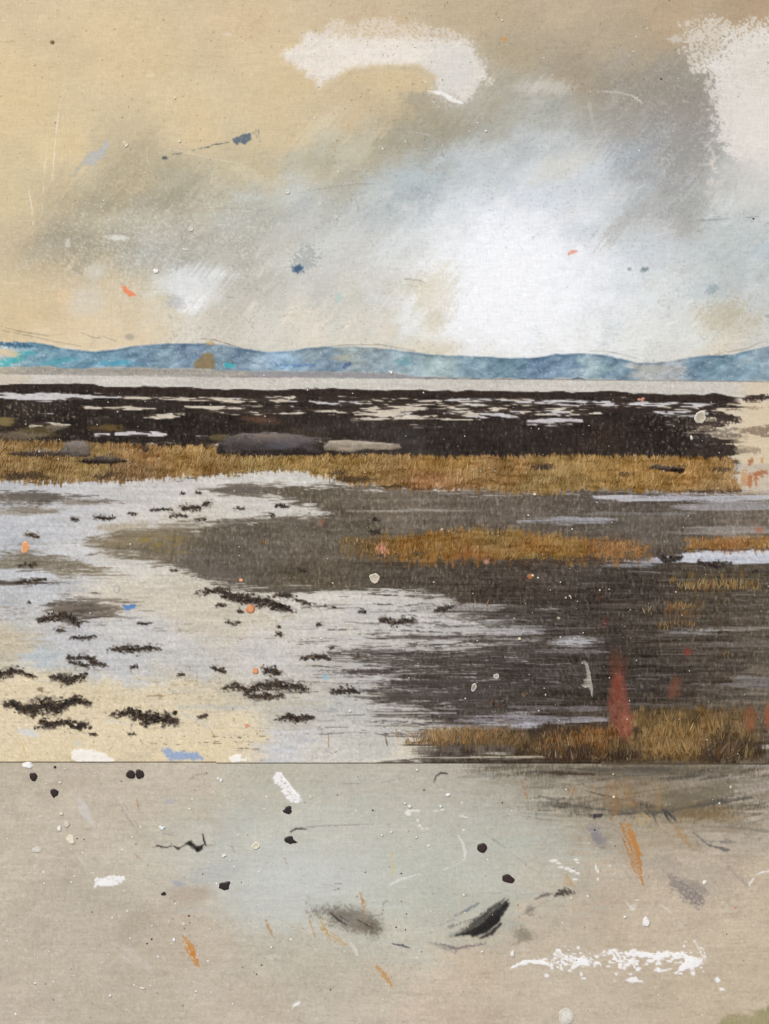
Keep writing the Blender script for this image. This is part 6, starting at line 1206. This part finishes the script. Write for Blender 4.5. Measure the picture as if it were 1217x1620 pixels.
dust('dark_paint_specks', 300, (-30, 1250), (1212, 1650), [(110,96,84),(140,120,100),(90,80,74)], .4, 1.1, None, 7)

# ---------------------------------------------------------------- canvases, wall, ground
cloth = solid_mat('raw canvas cloth', (.50, .42, .30), (.44, .37, .26), 60)
wood = solid_mat('pine stretcher wood', (.42, .28, .16), (.32, .2, .11), 14)
def slab(name, x0, x1, y0, y1, d0, d1, mat, parent=None, y0r=None, y1r=None, bev=.003):
    """box in photo units; y0r/y1r give a different level at the right end"""
    y0r = y0 if y0r is None else y0r; y1r = y1 if y1r is None else y1r
    P = [(PX(x0), PZ(y0)), (PX(x1), PZ(y0r)), (PX(x1), PZ(y1r)), (PX(x0), PZ(y1))]
    V = [(p[0], d, p[1]) for d in (d0, d1) for p in P]
    F = [(0, 1, 2, 3)[::-1], (4, 5, 6, 7)]+[(i, (i+1) % 4, (i+1) % 4+4, i+4) for i in range(4)]
    me = bpy.data.meshes.new(name); me.from_pydata(V, [], F); me.materials.append(mat)
    o = bpy.data.objects.new(name, me); COL.objects.link(o)
    if bev:
        b = o.modifiers.new('b', 'BEVEL'); b.width = bev; b.segments = 3
    if parent is not None: o.parent = parent
    return o
def canvas(label, y0, y1, y1r, y0r, dd, rails):
    e = bpy.data.objects.new('canvas_panel', None); COL.objects.link(e)
    props(e, label, 'canvas', 'stretched canvas panels')
    slab('cloth', X0-3, X1+2, y0, y1, dd, dd+.022, cloth, e, y0r, y1r)
    for (a, b, c, d) in rails: slab('stretcher_bar', a, b, c, d, dd+.0225, dd+.042, wood, e, bev=.002)
    return e
canvas('upper stretched canvas carrying the painted sky, hills and flats', Y0-2, SEAM(X0)-1.3, SEAM(X1)-1.3, Y0-2, .0003, [(X0+5, X1-5, Y0+5, 20), (X0+5, X1-5, 1140, 1195), (X0+5, 20, 22, 1138), (1197, X1-5, 22, 1138)])
canvas('lower stretched canvas in plain beige grey, butted under the upper one', SEAM(X0)+.2, 1662, 1662, SEAM(X1)+.2, .0003+BACK, [(X0+5, X1-5, 1215, 1270), (X0+5, X1-5, 1605, 1655), (X0+5, 20, 1272, 1603), (1197, X1-5, 1272, 1603)])
wallm = solid_mat('whitewashed plaster', (.62, .60, .56), (.55, .53, .49), 6, .9, .4)
o = slab('wall', -3400, 4600, -1600, 2110, .052, .25, wallm, bev=0); props(o, kind='structure')
gm = solid_mat('pale concrete paving', (.34, .33, .31), (.26, .25, .235), 9, .9, .3)
me = bpy.data.meshes.new('ground'); me.from_pydata([(-60, -60, 0), (60, -60, 0), (60, 60, 0), (-60, 60, 0)], [], [(0, 1, 2, 3)]); me.materials.append(gm)
o = bpy.data.objects.new('ground', me); COL.objects.link(o); props(o, kind='structure')
